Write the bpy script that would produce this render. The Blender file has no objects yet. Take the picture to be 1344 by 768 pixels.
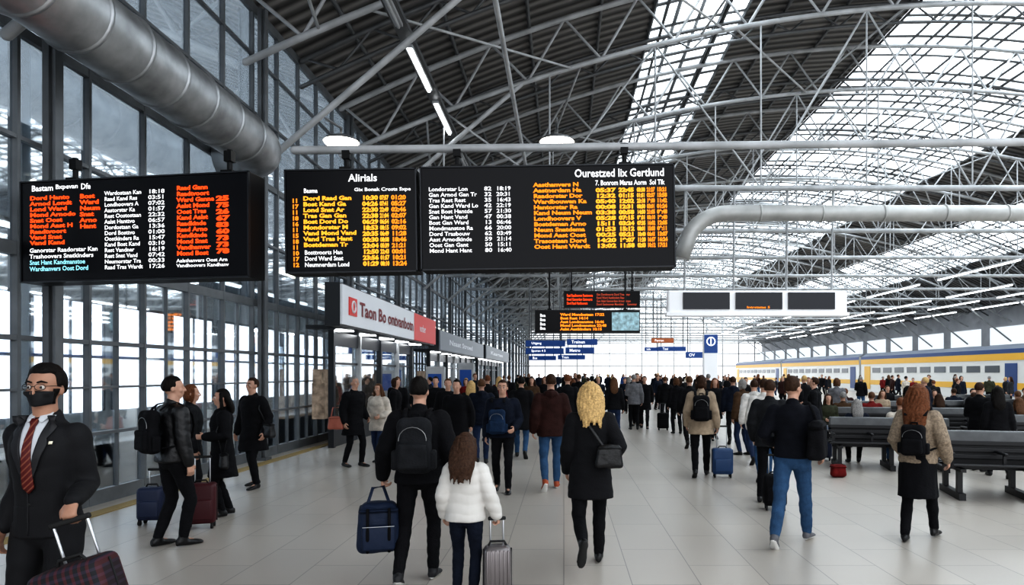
import bpy, bmesh, math, random
import numpy as np
from mathutils import Vector as V, Matrix as M, Euler
from mathutils.bvhtree import BVHTree
random.seed(7)
scn=bpy.context.scene
COL=scn.collection
F=900.0; CX=740.0; CY=490.0; CH=1.85
def W(px,py,D): return V(((px-CX)*D/F, D, CH+(CY-py)*D/F))
def GX(px,D): return (px-CX)*D/F
# ------------------------------------------------------------ materials
MATS={}
def mat(name,col,rough=.6,metal=0,bump=0,bscale=40,var=0,vscale=6,emit=0,spec=.5,coat=0):
    if name in MATS: return MATS[name]
    m=bpy.data.materials.new(name); m.use_nodes=True
    nt=m.node_tree; b=nt.nodes['Principled BSDF']
    b.inputs['Base Color'].default_value=(*col,1); b.inputs['Roughness'].default_value=rough
    b.inputs['Metallic'].default_value=metal
    b.inputs['Specular IOR Level'].default_value=spec
    b.inputs['Coat Weight'].default_value=coat
    if emit:
        b.inputs['Emission Color'].default_value=(*col,1); b.inputs['Emission Strength'].default_value=emit
    tc=nt.nodes.new('ShaderNodeTexCoord')
    if var:
        n=nt.nodes.new('ShaderNodeTexNoise'); n.inputs['Scale'].default_value=vscale; n.inputs['Detail'].default_value=4
        nt.links.new(tc.outputs['Object'],n.inputs['Vector'])
        r=nt.nodes.new('ShaderNodeValToRGB')
        r.color_ramp.elements[0].position=.3; r.color_ramp.elements[1].position=.7
        r.color_ramp.elements[0].color=(*[max(0,c*(1-var)) for c in col],1)
        r.color_ramp.elements[1].color=(*[min(1,c*(1+var)) for c in col],1)
        nt.links.new(n.outputs['Fac'],r.inputs['Fac']); nt.links.new(r.outputs['Color'],b.inputs['Base Color'])
    if bump:
        n=nt.nodes.new('ShaderNodeTexNoise'); n.inputs['Scale'].default_value=bscale; n.inputs['Detail'].default_value=3
        nt.links.new(tc.outputs['Object'],n.inputs['Vector'])
        bp=nt.nodes.new('ShaderNodeBump'); bp.inputs['Strength'].default_value=bump; bp.inputs['Distance'].default_value=.02
        nt.links.new(n.outputs['Fac'],bp.inputs['Height']); nt.links.new(bp.outputs['Normal'],b.inputs['Normal'])
    MATS[name]=m; return m
def cloth(name,col,rough=.85): return mat('cloth_'+name,col,rough,bump=.35,bscale=55,var=.25,vscale=9,spec=.25)
def emis(name,col,st):
    if name in MATS: return MATS[name]
    m=bpy.data.materials.new(name); m.use_nodes=True; nt=m.node_tree; nt.nodes.clear()
    e=nt.nodes.new('ShaderNodeEmission'); o=nt.nodes.new('ShaderNodeOutputMaterial')
    e.inputs[0].default_value=(*col,1); e.inputs[1].default_value=st
    nt.links.new(e.outputs[0],o.inputs[0]); MATS[name]=m; return m
def glassmat(name,tint,fac,rough=.03):
    m=bpy.data.materials.new(name); m.use_nodes=True; nt=m.node_tree; nt.nodes.clear()
    t=nt.nodes.new('ShaderNodeBsdfTransparent'); g=nt.nodes.new('ShaderNodeBsdfGlossy'); x=nt.nodes.new('ShaderNodeMixShader')
    lw=nt.nodes.new('ShaderNodeLayerWeight'); lw.inputs[0].default_value=.35
    ma=nt.nodes.new('ShaderNodeMath'); ma.operation='MULTIPLY_ADD'; ma.inputs[1].default_value=.5; ma.inputs[2].default_value=fac
    nt.links.new(lw.outputs['Facing'],ma.inputs[0]); nt.links.new(ma.outputs[0],x.inputs[0])
    o=nt.nodes.new('ShaderNodeOutputMaterial')
    t.inputs[0].default_value=(*tint,1); g.inputs[0].default_value=(.88,.92,.95,1); g.inputs['Roughness'].default_value=rough
    nt.links.new(t.outputs[0],x.inputs[1]); nt.links.new(g.outputs[0],x.inputs[2]); nt.links.new(x.outputs[0],o.inputs[0])
    MATS[name]=m; return m
# ------------------------------------------------------------ geometry builder
class G:
    def __init__(s): s.v=[]; s.f=[]
    def loft(s,rings,cap=True):
        n=len(rings[0]); b=len(s.v)
        for r in rings: s.v+= [tuple(p) for p in r]
        for i in range(len(rings)-1):
            for j in range(n):
                a=b+i*n+j; c=b+i*n+(j+1)%n
                s.f.append((a,c,c+n,a+n))
        if cap:
            s.f.append(tuple(b+j for j in reversed(range(n))))
            e=b+(len(rings)-1)*n; s.f.append(tuple(e+j for j in range(n)))
        return s
    def tube(s,pts,rad,n=10,ref=None,cap=True,rnd=True):
        pts=[V(p) for p in pts]; k=len(pts)
        if not isinstance(rad,(list,tuple)): rad=[rad]*k
        rad=[r if isinstance(r,(tuple,list)) else (r,r) for r in rad]
        tang=[]
        for i in range(k):
            a=pts[max(0,i-1)]; b=pts[min(k-1,i+1)]; tang.append((b-a).normalized())
        rings=[]; u=None
        for i in range(k):
            t=tang[i]
            if ref is not None: u=V(ref)-t*V(ref).dot(t)
            elif u is None:
                r0=V((0,0,1)) if abs(t.z)<.9 else V((1,0,0)); u=r0-t*r0.dot(t)
            else: u=u-t*u.dot(t)
            if u.length<1e-6: u=V((1,0,.01))
            u.normalize(); w=t.cross(u)
            def ring(c,sc): return [c+u*math.cos(2*math.pi*j/n)*rad[i][0]*sc+w*math.sin(2*math.pi*j/n)*rad[i][1]*sc for j in range(n)]
            if i==0 and rnd:
                m=min(rad[0]); rings.append(ring(pts[0]-t*m*.9,.4)); rings.append(ring(pts[0]-t*m*.55,.82))
            rings.append(ring(pts[i],1))
            if i==k-1 and rnd:
                m=min(rad[i]); rings.append(ring(pts[i]+t*m*.55,.82)); rings.append(ring(pts[i]+t*m*.9,.4))
        s.loft(rings,cap); return s
    def ell(s,c,r,n=16,xf=None):
        rings=[]
        for i in range(1,n//2+2):
            th=math.pi*(i-.5)/(n//2+1.0)
            ring=[]
            for j in range(n):
                ph=2*math.pi*j/n
                p=V((c[0]+r[0]*math.sin(th)*math.cos(ph),c[1]+r[1]*math.sin(th)*math.sin(ph),c[2]-r[2]*math.cos(th)))
                ring.append(xf(p) if xf else p)
            rings.append(ring)
        s.loft(rings); return s
    def box(s,c,d,rot=None):
        b=len(s.v); c=V(c)
        for x in(-.5,.5):
            for y in(-.5,.5):
                for z in(-.5,.5):
                    p=V((x*d[0],y*d[1],z*d[2]))
                    if rot: p=rot@p
                    s.v.append(tuple(c+p))
        for q in((0,1,3,2),(4,6,7,5),(0,4,5,1),(2,3,7,6),(0,2,6,4),(1,5,7,3)): s.f.append(tuple(b+i for i in q))
        return s
    def rbox(s,c,d,bev,seg=3,taper=1.0,rot=None):
        bm=bmesh.new(); bmesh.ops.create_cube(bm,size=1)
        for v in bm.verts: v.co=V((v.co.x*d[0],v.co.y*d[1],v.co.z*d[2]))
        bmesh.ops.bevel(bm,geom=bm.edges[:],offset=bev,segments=seg,affect='EDGES',profile=.5)
        b=len(s.v); bm.verts.index_update()
        for v in bm.verts:
            t=1-(1-taper)*(v.co.z/d[2]+.5); p=V((v.co.x*t,v.co.y*t,v.co.z))
            if rot: p=rot@p
            s.v.append(tuple(p+V(c)))
        for f in bm.faces: s.f.append(tuple(b+v.index for v in f.verts))
        bm.free(); return s
    def mesh(s,name='m',smooth=True,sc=1.0):
        m=bpy.data.meshes.new(name); m.from_pydata([(a*sc,b*sc,c*sc) for a,b,c in s.v],[],s.f); m.update()
        if smooth: m.polygons.foreach_set('use_smooth',[True]*len(m.polygons))
        return m
def obj(name,mesh,parent=None,m=None,loc=None,label=None,cat=None,kind=None,group=None,rot=None):
    o=bpy.data.objects.new(name,mesh); COL.objects.link(o)
    if parent: o.parent=parent
    if m is not None and mesh is not None and len(mesh.materials)==0:
        for q in (m if isinstance(m,list) else [m]): mesh.materials.append(q)
    if loc is not None: o.location=loc
    if rot is not None: o.rotation_euler=rot
    if label: o['label']=label
    if cat: o['category']=cat
    if kind: o['kind']=kind
    if group: o['group']=group
    return o
def remesh(g,vox,it=4,fac=.5):
    me=g.mesh('tmp'); o=bpy.data.objects.new('tmp',me); COL.objects.link(o)
    r=o.modifiers.new('r','REMESH'); r.mode='VOXEL'; r.voxel_size=vox; r.use_smooth_shade=True
    if it:
        sm=o.modifiers.new('s','SMOOTH'); sm.factor=fac; sm.iterations=it
    dg=bpy.context.evaluated_depsgraph_get(); dg.update()
    out=bpy.data.meshes.new_from_object(o.evaluated_get(dg))
    bpy.data.objects.remove(o); bpy.data.meshes.remove(me)
    out.polygons.foreach_set('use_smooth',[True]*len(out.polygons))
    return out
def getco(me):
    a=np.empty(len(me.vertices)*3); me.vertices.foreach_get('co',a); return a.reshape(-1,3)
def setco(me,c): me.vertices.foreach_set('co',c.ravel()); me.update()
def folds(me,amp,seed=0,k=(14,14,34),puff=0,pitch=.09,strand=0):
    c=getco(me); n=np.empty(len(me.vertices)*3); me.vertices.foreach_get('normal',n); n=n.reshape(-1,3)
    rs=np.random.RandomState(seed); d=np.zeros(len(c))
    for i in range(7):
        kk=rs.uniform(-1,1,3)*np.array(k)*(1+.35*i); w=rs.uniform(-1,1,3)*9
        d+=np.sin(c@kk+2.0*np.sin(c@w+rs.uniform(0,6))+rs.uniform(0,6))/(1+.3*i)
    d=d*amp/2.2
    if puff: d+=puff*(np.abs(np.sin(np.pi*(c[:,2]+.01*np.sin(c[:,0]*20))/pitch))-.5)
    if strand:
        for i in range(5):
            a=rs.uniform(60,170); b=rs.uniform(-170,170); d+=strand*.4*np.sin(c[:,0]*a+c[:,1]*b+4*np.sin(c[:,2]*rs.uniform(10,26)+i))
    setco(me,c+n*d[:,None]); return me
# ------------------------------------------------------------ people
def ik(a,b,l1,l2,pole):
    d=b-a; L=min(d.length,l1+l2-.002); u=d.normalized(); b=a+u*L
    a0=(l1*l1-l2*l2+L*L)/(2*L); h=math.sqrt(max(0,l1*l1-a0*a0)); p=V(pole); p=p-u*p.dot(u); p.normalize()
    return a+u*a0+p*h,b
TZ=[.80,.86,.93,1.02,1.10,1.20,1.30,1.38,1.43,1.465,1.50,1.56,1.60]
TRX=[.06,.15,.168,.155,.148,.158,.175,.178,.15,.085,.058,.054,.05]
TRY=[.06,.105,.118,.108,.105,.112,.122,.112,.088,.066,.060,.058,.052]
TYO=[0,0,-.005,0,.005,.008,.005,-.005,-.01,-.01,-.005,.008,.012]
FRX=[.06,.15,.172,.148,.130,.138,.155,.158,.13,.075,.050,.048,.045]
def person_meshes(p,vb=.0075,vc=.012):
    """local frame: forward +Y, feet at z=0, for a 1.75 m figure then scaled"""
    s=p['H']/1.75; fem=p.get('fem',False); hz=p.get('hz',.92); lean=p.get('lean',.04); dz=hz-.92
    seed=p.get('seed',1); kid=p.get('kid',False)
    RX=[q*p.get('slim',1) for q in (FRX if fem else TRX)]
    def T(x,y,z): return V((x,y+lean*(z-.92),z+dz))
    def trx(z): return float(np.interp(z,TZ,RX))
    def try_(z): return float(np.interp(z,TZ,TRY))
    def tyo(z): return float(np.interp(z,TZ,TYO))
    def ring(z,rx,ry,n=24):
        out=[]
        for j in range(n):
            a=2*math.pi*j/n; c,sn=math.cos(a),math.sin(a)
            out.append(T(rx*math.copysign(abs(c)**.85,c),tyo(z)+ry*math.copysign(abs(sn)**.9,sn),z))
        return out
    hy=math.radians(p.get('hyaw',0)); hp=math.radians(p.get('hpitch',0))
    R=M.Rotation(hy,3,'Z')@M.Rotation(hp,3,'X'); piv=V((0,0,1.53)); hs=1.12 if kid else 1.0
    off=T(0,0,1.53)-piv
    def Hd(q): return R@((V(q)-piv)*hs)+piv+off
    body=G()
    body.loft([ring(z,rx,ry) for z,rx,ry in zip(TZ,RX,TRY)])
    sx=p.get('sx',.158 if fem else .178)
    hands=p.get('hands',[(-.26,.04,.87),(.26,.04,.87)])
    hdirs=p.get('hdir',[None,None]); curls=p.get('curl',[.4,.4]); poles=p.get('pole',[None,None]); pns=p.get('pn',[None,None])
    arms=[]
    for i,sd in enumerate((-1,1)):
        sh=T(sd*sx,-.01,1.40); hd=hands[i]; hd=V((hd[0],hd[1],hd[2]+ (dz if p.get('seat') is None else 0)))
        el,wr=ik(sh,hd,.285,.255,poles[i] or (sd*.35,-1,-.1)); arms.append((sh,el,wr))
        body.tube([sh,sh.lerp(el,.35),el,el.lerp(wr,.3),wr],[.056,.048,.040,.041,.027],n=12)
        d=(wr-el).normalized()
        if hdirs[i]: d=(d*.3+V(hdirs[i])).normalized()
        n=V(pns[i] or (-sd,0,0)); n=n-d*n.dot(d); n.normalize()
        w=d.cross(n)
        if pns[i]:
            if w.dot(V((-sd,0,0)))<0: w=-w
        elif w.dot(V((0,1,.4)))<0: w=-w
        body.tube([wr-d*.01,wr+d*.03,wr+d*.07,wr+d*.086],[(.026,.02),(.034,.018),(.039,.015),(.037,.012)],n=12,ref=w)
        for o_,L in zip((.030,.0105,-.0095,-.0285),(.074,.083,.077,.060)):
            q=wr+d*.082+w*o_; a=.12; pts=[q-d*.012]; 
            for sg in(.45,.32,.23):
                a+=curls[i]; pts.append(pts[-1]+(d*math.cos(a)+n*math.sin(a)+w*o_*1.2)*(L*sg+(.012 if sg==.45 else 0)))
            body.tube(pts,[.0098,.0094,.0088,.0076],n=8)
        q=wr+d*.022+w*.026; q2=q+(d*.6+w*.7+n*.35).normalized()*.04; q3=q2+(d*.85+w*.1+n*.5).normalized()*.034
        body.tube([q,q2,q3],[.014,.0115,.009],n=8)
    legs=[]; feet=p.get('feet',[(-.10,0,0,0),(.10,0,0,0)])
    for i,sd in enumerate((-1,1)):
        hip=V((sd*.092,0,.90+dz)); fx,fy,fl,fp=feet[i]
        an=V((fx,fy-.04,.085+fl)); kn,an=ik(hip,an,.43,.415,p.get('kpole',(sd*.08,1,0)))
        pit=math.radians(fp); fd=V((sd*.12,math.cos(pit),-math.sin(pit))).normalized(); up=V((0,math.sin(pit),math.cos(pit)))
        legs.append((hip,kn,an,fd,up))
        body.tube([hip,hip.lerp(kn,.4),kn,kn.lerp(an,.3),an],[.086,.076,.052,.053,.036],n=14)
        body.tube([an-up*.02,an-up*.045+fd*.08,an-up*.06+fd*.14],[.034,.032,.022],n=10)
    # head
    body.ell((0,-.002,1.662),(.074,.094,.100),20,Hd)
    body.ell((0,.028,1.600),(.055,.064,.068),16,Hd)
    body.ell((0,.062,1.560),(.028,.028,.022),12,Hd)
    body.ell((0,.077,1.678),(.048,.016,.014),12,Hd)
    body.tube([Hd((0,.090,1.662)),Hd((0,.108,1.632)),Hd((0,.112,1.617))],[.008,.010,.013],n=10)
    body.ell((0,.096,1.614),(.017,.012,.008),10,Hd)
    body.ell((0,.089,1.590),(.024,.011,.0055),12,Hd); body.ell((0,.087,1.580),(.021,.011,.006),12,Hd)
    for sd in(-1,1):
        body.ell((sd*.077,-.008,1.632),(.010,.019,.031),10,Hd); body.ell((sd*.040,.070,1.620),(.022,.018,.02),10,Hd)
    body.tube([T(0,-.01,1.45),Hd((0,0,1.60))],[.056,.052],n=14)
    out={}
    out['body']=remesh(body,vb,5)
    # eyes
    if p.get('face',False):
        ey=[]
        for sd in(-1,1):
            e=G(); e.ell((0,0,0),(.0115,.0115,.0115),14); c0=Hd((sd*.030,.0825,1.648)); e.v=[tuple(V(q)+c0) for q in e.v]
            me=e.mesh('eye'); f=R@V((0,1,0)); idx=[1 if (q.center-c0).normalized().dot(f)>.80 else 0 for q in me.polygons]
            me.polygons.foreach_set('material_index',idx); ey.append(me)
        out['eyes']=ey
        brs=[]
        for sd in(-1,1):
            br=G(); br.tube([Hd((sd*.014,.094,1.674)),Hd((sd*.032,.092,1.680)),Hd((sd*.052,.078,1.673))],[.004,.005,.003],n=6); brs.append(br.mesh('eyebrow'))
        out['brow']=brs
    # hair
    hs_=p.get('hair','short'); hg=G(); vol=p.get('hvol',1.0); hb=p.get('hb',0)
    rings=[]; nn=24
    for i in range(1,14):
        th=math.pi*(i-.5)/13.5; r=[]
        for j in range(nn):
            ph=2*math.pi*j/nn; dx,dy,dzz=math.sin(th)*math.cos(ph),math.sin(th)*math.sin(ph),-math.cos(th)
            k=1.0
            if dy>.30 and dzz<.58: k=.80
            elif dzz<-.15 and dy>-.15: k=.80
            elif dzz<-.62: k=.78
            if k<1: q=V((.074*dx*k,-.004+.094*dy*k,1.662+.1*dzz*k))
            else: q=V((.085*vol*dx,-.012+.103*vol*dy,1.668+.108*vol*dzz))
            r.append(Hd(q))
        rings.append(r)
    hg.loft(rings)
    if hs_ in('long','wavy','curly'):
        L=p.get('hlen',1.36); zs=np.linspace(1.68,L,7)
        rr=[]
        for i,z in enumerate(zs):
            t=i/6; wx=(.086+.03*math.sin(t*3.1))*vol; wy=.062*(1-.35*t)*vol; y0=-.045-(.075+hb)*min(1,t*1.6)
            if t>.85: wx*=.8; wy*=.7
            rr.append([ (Hd if z>1.5 else (lambda q:T(*q)+ (Hd((q[0],q[1],1.5))-T(q[0],q[1],1.5))*.7))((wx*math.cos(2*math.pi*j/20),y0+wy*math.sin(2*math.pi*j/20),float(z))) for j in range(20)])
        hg.loft(rr[::-1])
        for sd in(-1,1): hg.tube([Hd((sd*.078,.015,1.70)),Hd((sd*.088,.012,1.62)),T(sd*.095,.0,1.50),T(sd*.10,.0,max(L+.03,1.42))],[.022,.026,.024,.014],n=10)
    if hs_=='bob':
        hg.ell((0,-.03,1.60),(.085,.075,.075),18,Hd)
        for sd in(-1,1): hg.tube([Hd((sd*.078,.02,1.70)),Hd((sd*.085,.015,1.60)),Hd((sd*.075,.0,1.53))],[.02,.022,.018],n=10)
    if hs_ in('curly','wavy') or hb:
        rs=random.Random(seed); L=p.get('hlen',1.36); cur=hs_=='curly'
        for i in range(46):
            a=rs.uniform(math.pi*.95,math.pi*2.05); ph=rs.uniform(0,6); pts=[]; amp=.010 if cur else (.006 if hs_=='wavy' else .002); zb=L-rs.uniform(-.03,.06)
            for kx in range(9):
                z=1.73+(zb-1.73)*kx/8; t=kx/8; rx=(.070+.052*math.sin(min(1,t*1.25)*2.6))*vol*1.02
                q=(rx*math.cos(a)+amp*math.sin(kx*(2.1 if cur else 1.3)+ph),-.025-(.085+hb)*t+(.075*(1-.35*t)+.012)*vol*math.sin(a)+amp*math.cos(kx*2+ph),z)
                pts.append(Hd(q) if z>1.5 else T(*q)+(Hd((q[0],q[1],1.5))-T(q[0],q[1],1.5))*.7)
            hg.tube(pts,[.012,.013,.013,.013,.012,.012,.011,.009,.005],n=6)
    out['hair']=folds(remesh(hg,vb*1.1,1),.0012,seed,k=(60,60,20),strand=.0022 if hs_ in('long','wavy','bob','curly') else .0016)
    # jacket
    e=p.get('e',.022); hem=p.get('hem',.84); flare=p.get('flare',.12)
    jg=G(); zs=list(np.linspace(hem,.93,5 if hem<.9 else 2))[:-1]+[.93,.98,1.04,1.10,1.16,1.23,1.30,1.36,1.40,1.43,1.455,1.475]
    rr=[]
    for z in zs:
        z=float(z); zz=max(z,.93); boxy=p.get('boxy',.5)
        rx=max(trx(zz),trx(zz)*(1-boxy)+.165*boxy if z<1.3 else 0)+e; ry=try_(zz)+e
        if z<.93: rx+=flare*(.93-z)*.6; ry+=flare*(.93-z)
        rr.append(ring(z,rx,ry))
    jg.loft(rr)
    jg.tube([T(0,-.012,1.44),T(0,-.008,1.50),T(0,-.002,1.515)],[(.085,.078),(.070,.070),(.066,.068)],n=18,ref=(1,0,0),rnd=False)
    if p.get('hood'):
        hk=p.get('hoodk',1.0); hzo=p.get('hoodz',0)
        jg.tube([T(-.085,-.02,1.475),T(-.06*hk,-.105*hk,1.47-hzo),T(0,-.135*hk,1.455-hzo*1.6),T(.06*hk,-.105*hk,1.47-hzo),T(.085,-.02,1.475)],[.03*hk,.045*hk,.055*hk,.045*hk,.03*hk],n=12)
    for sh,el,wr in arms:
        k=min(e,.034)+.004; jg.tube([sh+V((0,0,-.005)),sh.lerp(el,.4),el,el.lerp(wr,.5),el.lerp(wr,.97)],[.058+k,.052+k,.046+k,.042+k,.034+k*.75],n=14)
    out['jacket']=folds(remesh(jg,vc,5),p.get('famp',.0045),seed,puff=p.get('puff',0),pitch=p.get('pitch',.09),k=p.get('fk',(14,14,34)))
    # trousers
    tg=G(); tg.loft([ring(z,float(np.interp(z,TZ,RX))+.012,float(np.interp(z,TZ,TRY))+.010) for z in(.80,.84,.88,.93,.98,1.04)])
    lw=p.get('lw',0)
    for hip,kn,an,fd,up in legs:
        tg.tube([hip,hip.lerp(kn,.4),kn,kn.lerp(an,.35),kn.lerp(an,.97)],[.098+lw*.3,.086+lw*.6,.064+lw,.064+lw,.05+lw*1.2],n=14)
    out['trousers']=folds(remesh(tg,vc,4),.004,seed+3,k=(12,12,40))
    if p.get('skirt'):
        sg=G(); zz=np.linspace(p['skirt'],1.0,8)
        sg.loft([ring(float(max(z,.0)),.186+.10*(1.0-z)*.5,.135+.22*(1.0-z)*.6) for z in zz])
        out['skirt']=folds(remesh(sg,vc,3),.006,seed+5,k=(34,34,4))
    # shoes
    sh=[]
    for hip,kn,an,fd,up in legs:
        g=G(); o0=an-up*.085; sw=.95 if fem else 1.08
        prof=[(-.068,.022,.035,.045),(-.045,.036,.045,.052),(.0,.039,.048,.052),(.05,.041,.040,.042),(.10,.047,.032,.034),(.15,.046,.026,.028),(.185,.036,.020,.023),(.205,.016,.012,.016)]
        side=fd.cross(up).normalized(); rings=[]
        for y,wd,hh,cz in prof:
            rings.append([o0+fd*y*.98+side*math.cos(2*math.pi*j/14)*wd*sw+up*max(.0,(cz+hh*math.sin(2*math.pi*j/14))*.95) for j in range(14)])
        g.loft(rings); bt=p.get('boot',0)
        g.tube([an-up*.03,an+(kn-an).normalized()*(.03+bt)],[.046,.048],n=12)
        me=remesh(g,min(vc,.010),2)
        mi=[]
        for q in me.polygons:
            cc=q.center; mi.append(1 if (V(cc)-V(o0)).dot(up)<.022 else 0)
        me.polygons.foreach_set('material_index',mi); sh.append(me)
    out['shoes']=sh
    for k,m_ in out.items():
        for q in (m_ if isinstance(m_,list) else [m_]):
            if s!=1.0: setco(q,getco(q)*s)
    out['fn']=(T,Hd,R,s,arms,legs)
    return out
SKIN=mat('skin_light',(.50,.30,.22),.5,bump=.08,bscale=90,var=.08,vscale=20)
SKIN2=mat('skin_tan',(.40,.225,.155),.5,bump=.08,bscale=90,var=.08,vscale=20)
EYEW=mat('eye_white',(.60,.57,.54),.2); IRIS=mat('iris',(.03,.02,.015),.1)
SOLE_D=mat('sole_dark',(.02,.02,.02),.7); SOLE_W=mat('sole_white',(.75,.75,.73),.6)
def hairm(name,col): return mat('hair_'+name,col,.6,bump=.4,bscale=120,var=.35,vscale=60,spec=.22)
HB=hairm('black',(.008,.006,.005)); HBR=hairm('brown',(.045,.022,.012)); HMB=hairm('midbrown',(.11,.055,.028)); HBL=hairm('blonde',(.52,.36,.17)); HAU=hairm('auburn',(.15,.060,.028)); HG=hairm('grey',(.25,.24,.23))
BLK=cloth('black',(.008,.008,.010)); CHAR=cloth('charcoal',(.020,.021,.024)); NAVY=cloth('navy',(.010,.014,.026)); DGR=cloth('dark_grey',(.035,.037,.042))
JEAN=cloth('denim',(.04,.09,.17)); JEAND=cloth('denim_dark',(.022,.037,.08)); MAR=cloth('maroon',(.036,.014,.012)); CREAM=cloth('cream',(.55,.50,.44)); BEIGE=cloth('beige',(.34,.27,.20)); WHT=cloth('white',(.62,.60,.57))
BRN=cloth('brown',(.07,.04,.022)); OLV=cloth('olive',(.045,.048,.03)); RED=cloth('red',(.16,.015,.015)); BLU=cloth('blue',(.03,.07,.20)); GRY=cloth('grey',(.16,.16,.17))
LEA=mat('leather_black',(.009,.009,.010),.38,bump=.3,bscale=30)
PEOPLE=[]
def person(p,label):
    d=person_meshes(p); X=GX(p['px'],p['D']); loc=V((X,p['D'],p.get('z',0)))
    b=obj('person',d['body'],None,p.get('skin',SKIN),loc,label,'person')
    b.rotation_euler=(0,0,math.radians(p.get('head',0)))
    if 'eyes' in d:
        for e in d['eyes']: obj('eye',e,b,[EYEW,IRIS])
        for e in d['brow']: obj('eyebrow',e,b,p['hc'])
    if 'hair' in d: obj('hair',d['hair'],b,p['hc'])
    obj(p.get('topname','jacket'),d['jacket'],b,p['top'])
    obj('trousers',d['trousers'],b,p['bot'])
    if 'skirt' in d: obj('skirt',d['skirt'],b,p.get('skm',BLK))
    for e in d['shoes']: obj('shoe',e,b,[p.get('shm',LEA),p.get('sole',SOLE_D)])
    MW=M.Translation(loc)@M.Rotation(math.radians(p.get('head',0)),4,'Z')
    PEOPLE.append((X,p['D']))
    return b,d,MW
# ------------------------------------------------------------ bags
def backpack(MW,s,col,label,c=(0,-.255,1.20),size=(.30,.17,.44),front=False,straps=True,group=None):
    e=obj('backpack',None,None,None,None,label,'backpack')
    e.matrix_world=MW@M.Translation(V(c)*s)@(M.Rotation(math.pi,4,'Z') if front else M.Identity(4))
    w,dp,h=[q*s for q in size]
    g=G(); g.rbox((0,0,0),(w,dp,h),min(w,dp)*.38,4,.86); me=remesh(g,.012,3); folds(me,.006,3,k=(20,20,20)); obj('bag_body',me,e,col)
    g=G(); g.rbox((0,-dp*.55,-h*.18),(w*.78,dp*.45,h*.46),dp*.16,3,.92); me=remesh(g,.010,2); folds(me,.003,5); obj('front_pocket',me,e,col)
    for sd in(-1,1):
        g=G(); g.rbox((sd*w*.50,0,-h*.26),(w*.18,dp*.6,h*.36),w*.07,3); obj('side_pocket',g.mesh(),e,col)
    g=G(); g.tube([(-.035*s,dp*.3,h*.46),(-.03*s,dp*.3,h*.56),(.03*s,dp*.3,h*.56),(.035*s,dp*.3,h*.46)],.009*s,n=8); obj('grab_handle',g.mesh(),e,BLK)
    g=G(); pts=[(-w*.36,-dp*.52,h*.10)]+[(w*.36*math.sin(a),-dp*.50,h*.12+h*.22*math.cos(a)) for a in np.linspace(-1.5,1.5,9)]+[(w*.36,-dp*.52,h*.10)]
    g.tube(pts,.0035*s,n=6); obj('zipper',g.mesh(),e,mat('zip_metal',(.3,.3,.3),.35,1))
    if straps:
        for sd in(-1,1):
            P=[(.095,-.16,1.42),(.10,-.10,1.475),(.105,0,1.492),(.11,.085,1.455),(.12,.145,1.36),(.135,.155,1.25),(.17,.12,1.13),(.19,.0,1.06),(.15,-.17,1.04)]
            g=G(); g.tube([(sd*x*s,(y-c[1])*s,(z-c[2])*s) for x,y,z in P],[(.022*s,.007*s)]*9,n=8,ref=(1,0,0)); obj('shoulder_strap',g.mesh(),e,BLK)
    return e
METAL=mat('steel_bright',(.55,.56,.58),.3,1); RUB=mat('rubber',(.015,.015,.015),.7)
def suitcase(loc,rz,size,col,label,hh=.35,tilt=0,soft=False):
    e=obj('suitcase',None,None,None,loc,label,'suitcase'); e.rotation_euler=(0,tilt,rz)
    w,dp,h=size; z0=.06
    g=G(); g.rbox((0,0,z0+h/2),(w,dp,h),min(.05,dp*.3),4)
    if not soft:
        for i in range(6): g.rbox((-w*.38+i*w*.152,0,z0+h/2),(.018,dp+.014,h*.88),.006,2)
    obj('shell',g.mesh(),e,col)
    if soft:
        g=G(); g.rbox((0,-dp*.5,z0+h*.36),(w*.8,.05,h*.5),.02,3); obj('front_pocket',g.mesh(),e,col)
    for x in(-1,1):
        g=G(); g.tube([(x*(w/2+.002),0,z0+.03),(x*(w/2+.002),0,z0+h-.03)],.006,n=6); obj('zipper',g.mesh(),e,RUB)
    for x in(-1,1):
        for y in(-1,1):
            g=G(); g.tube([(x*w*.38-.012,y*dp*.32,.03),(x*w*.38+.012,y*dp*.32,.03)],.03,n=14,rnd=False); g.box((x*w*.38,y*dp*.32,.06),(.03,.02,.03)); obj('wheel',g.mesh(),e,RUB)
    for x in(-1,1):
        g=G(); g.tube([(x*w*.24,dp*.38,z0+h-.05),(x*w*.24,dp*.38,z0+h+hh)],.008,n=8); obj('telescopic_rod',g.mesh(),e,METAL)
    g=G(); g.rbox((0,dp*.38,z0+h+hh),(w*.48+.04,.028,.03),.010,3); obj('handle_grip',g.mesh(),e,RUB)
    g=G(); g.tube([(-.07,0,z0+h),(-.055,0,z0+h+.03),(.055,0,z0+h+.03),(.07,0,z0+h)],.010,n=8); obj('carry_handle',g.mesh(),e,RUB)
    return e
def shoulderbag(MW,s,c,size,col,label,strap=None,name='shoulder_bag'):
    e=obj(name,None,None,None,None,label,'bag'); e.matrix_world=MW@M.Translation(V(c)*s)
    w,dp,h=[q*s for q in size]
    g=G(); g.rbox((0,0,0),(w,dp,h),min(w,dp)*.3,4,.82); me=remesh(g,.012,3); folds(me,.005,9,k=(20,20,20)); obj('bag_body',me,e,col)
    g=G(); g.rbox((0,0,h*.36),(w*.9,dp*1.0,h*.16),dp*.2,3,.9); obj('flap',g.mesh(),e,col)
    if strap:
        g=G(); g.tube([(V(q)-V(c))*s for q in strap],[(.014*s,.006*s)]*len(strap),n=8,ref=(1,0,0)); obj('strap',g.mesh(),e,col)
    return e
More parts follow.
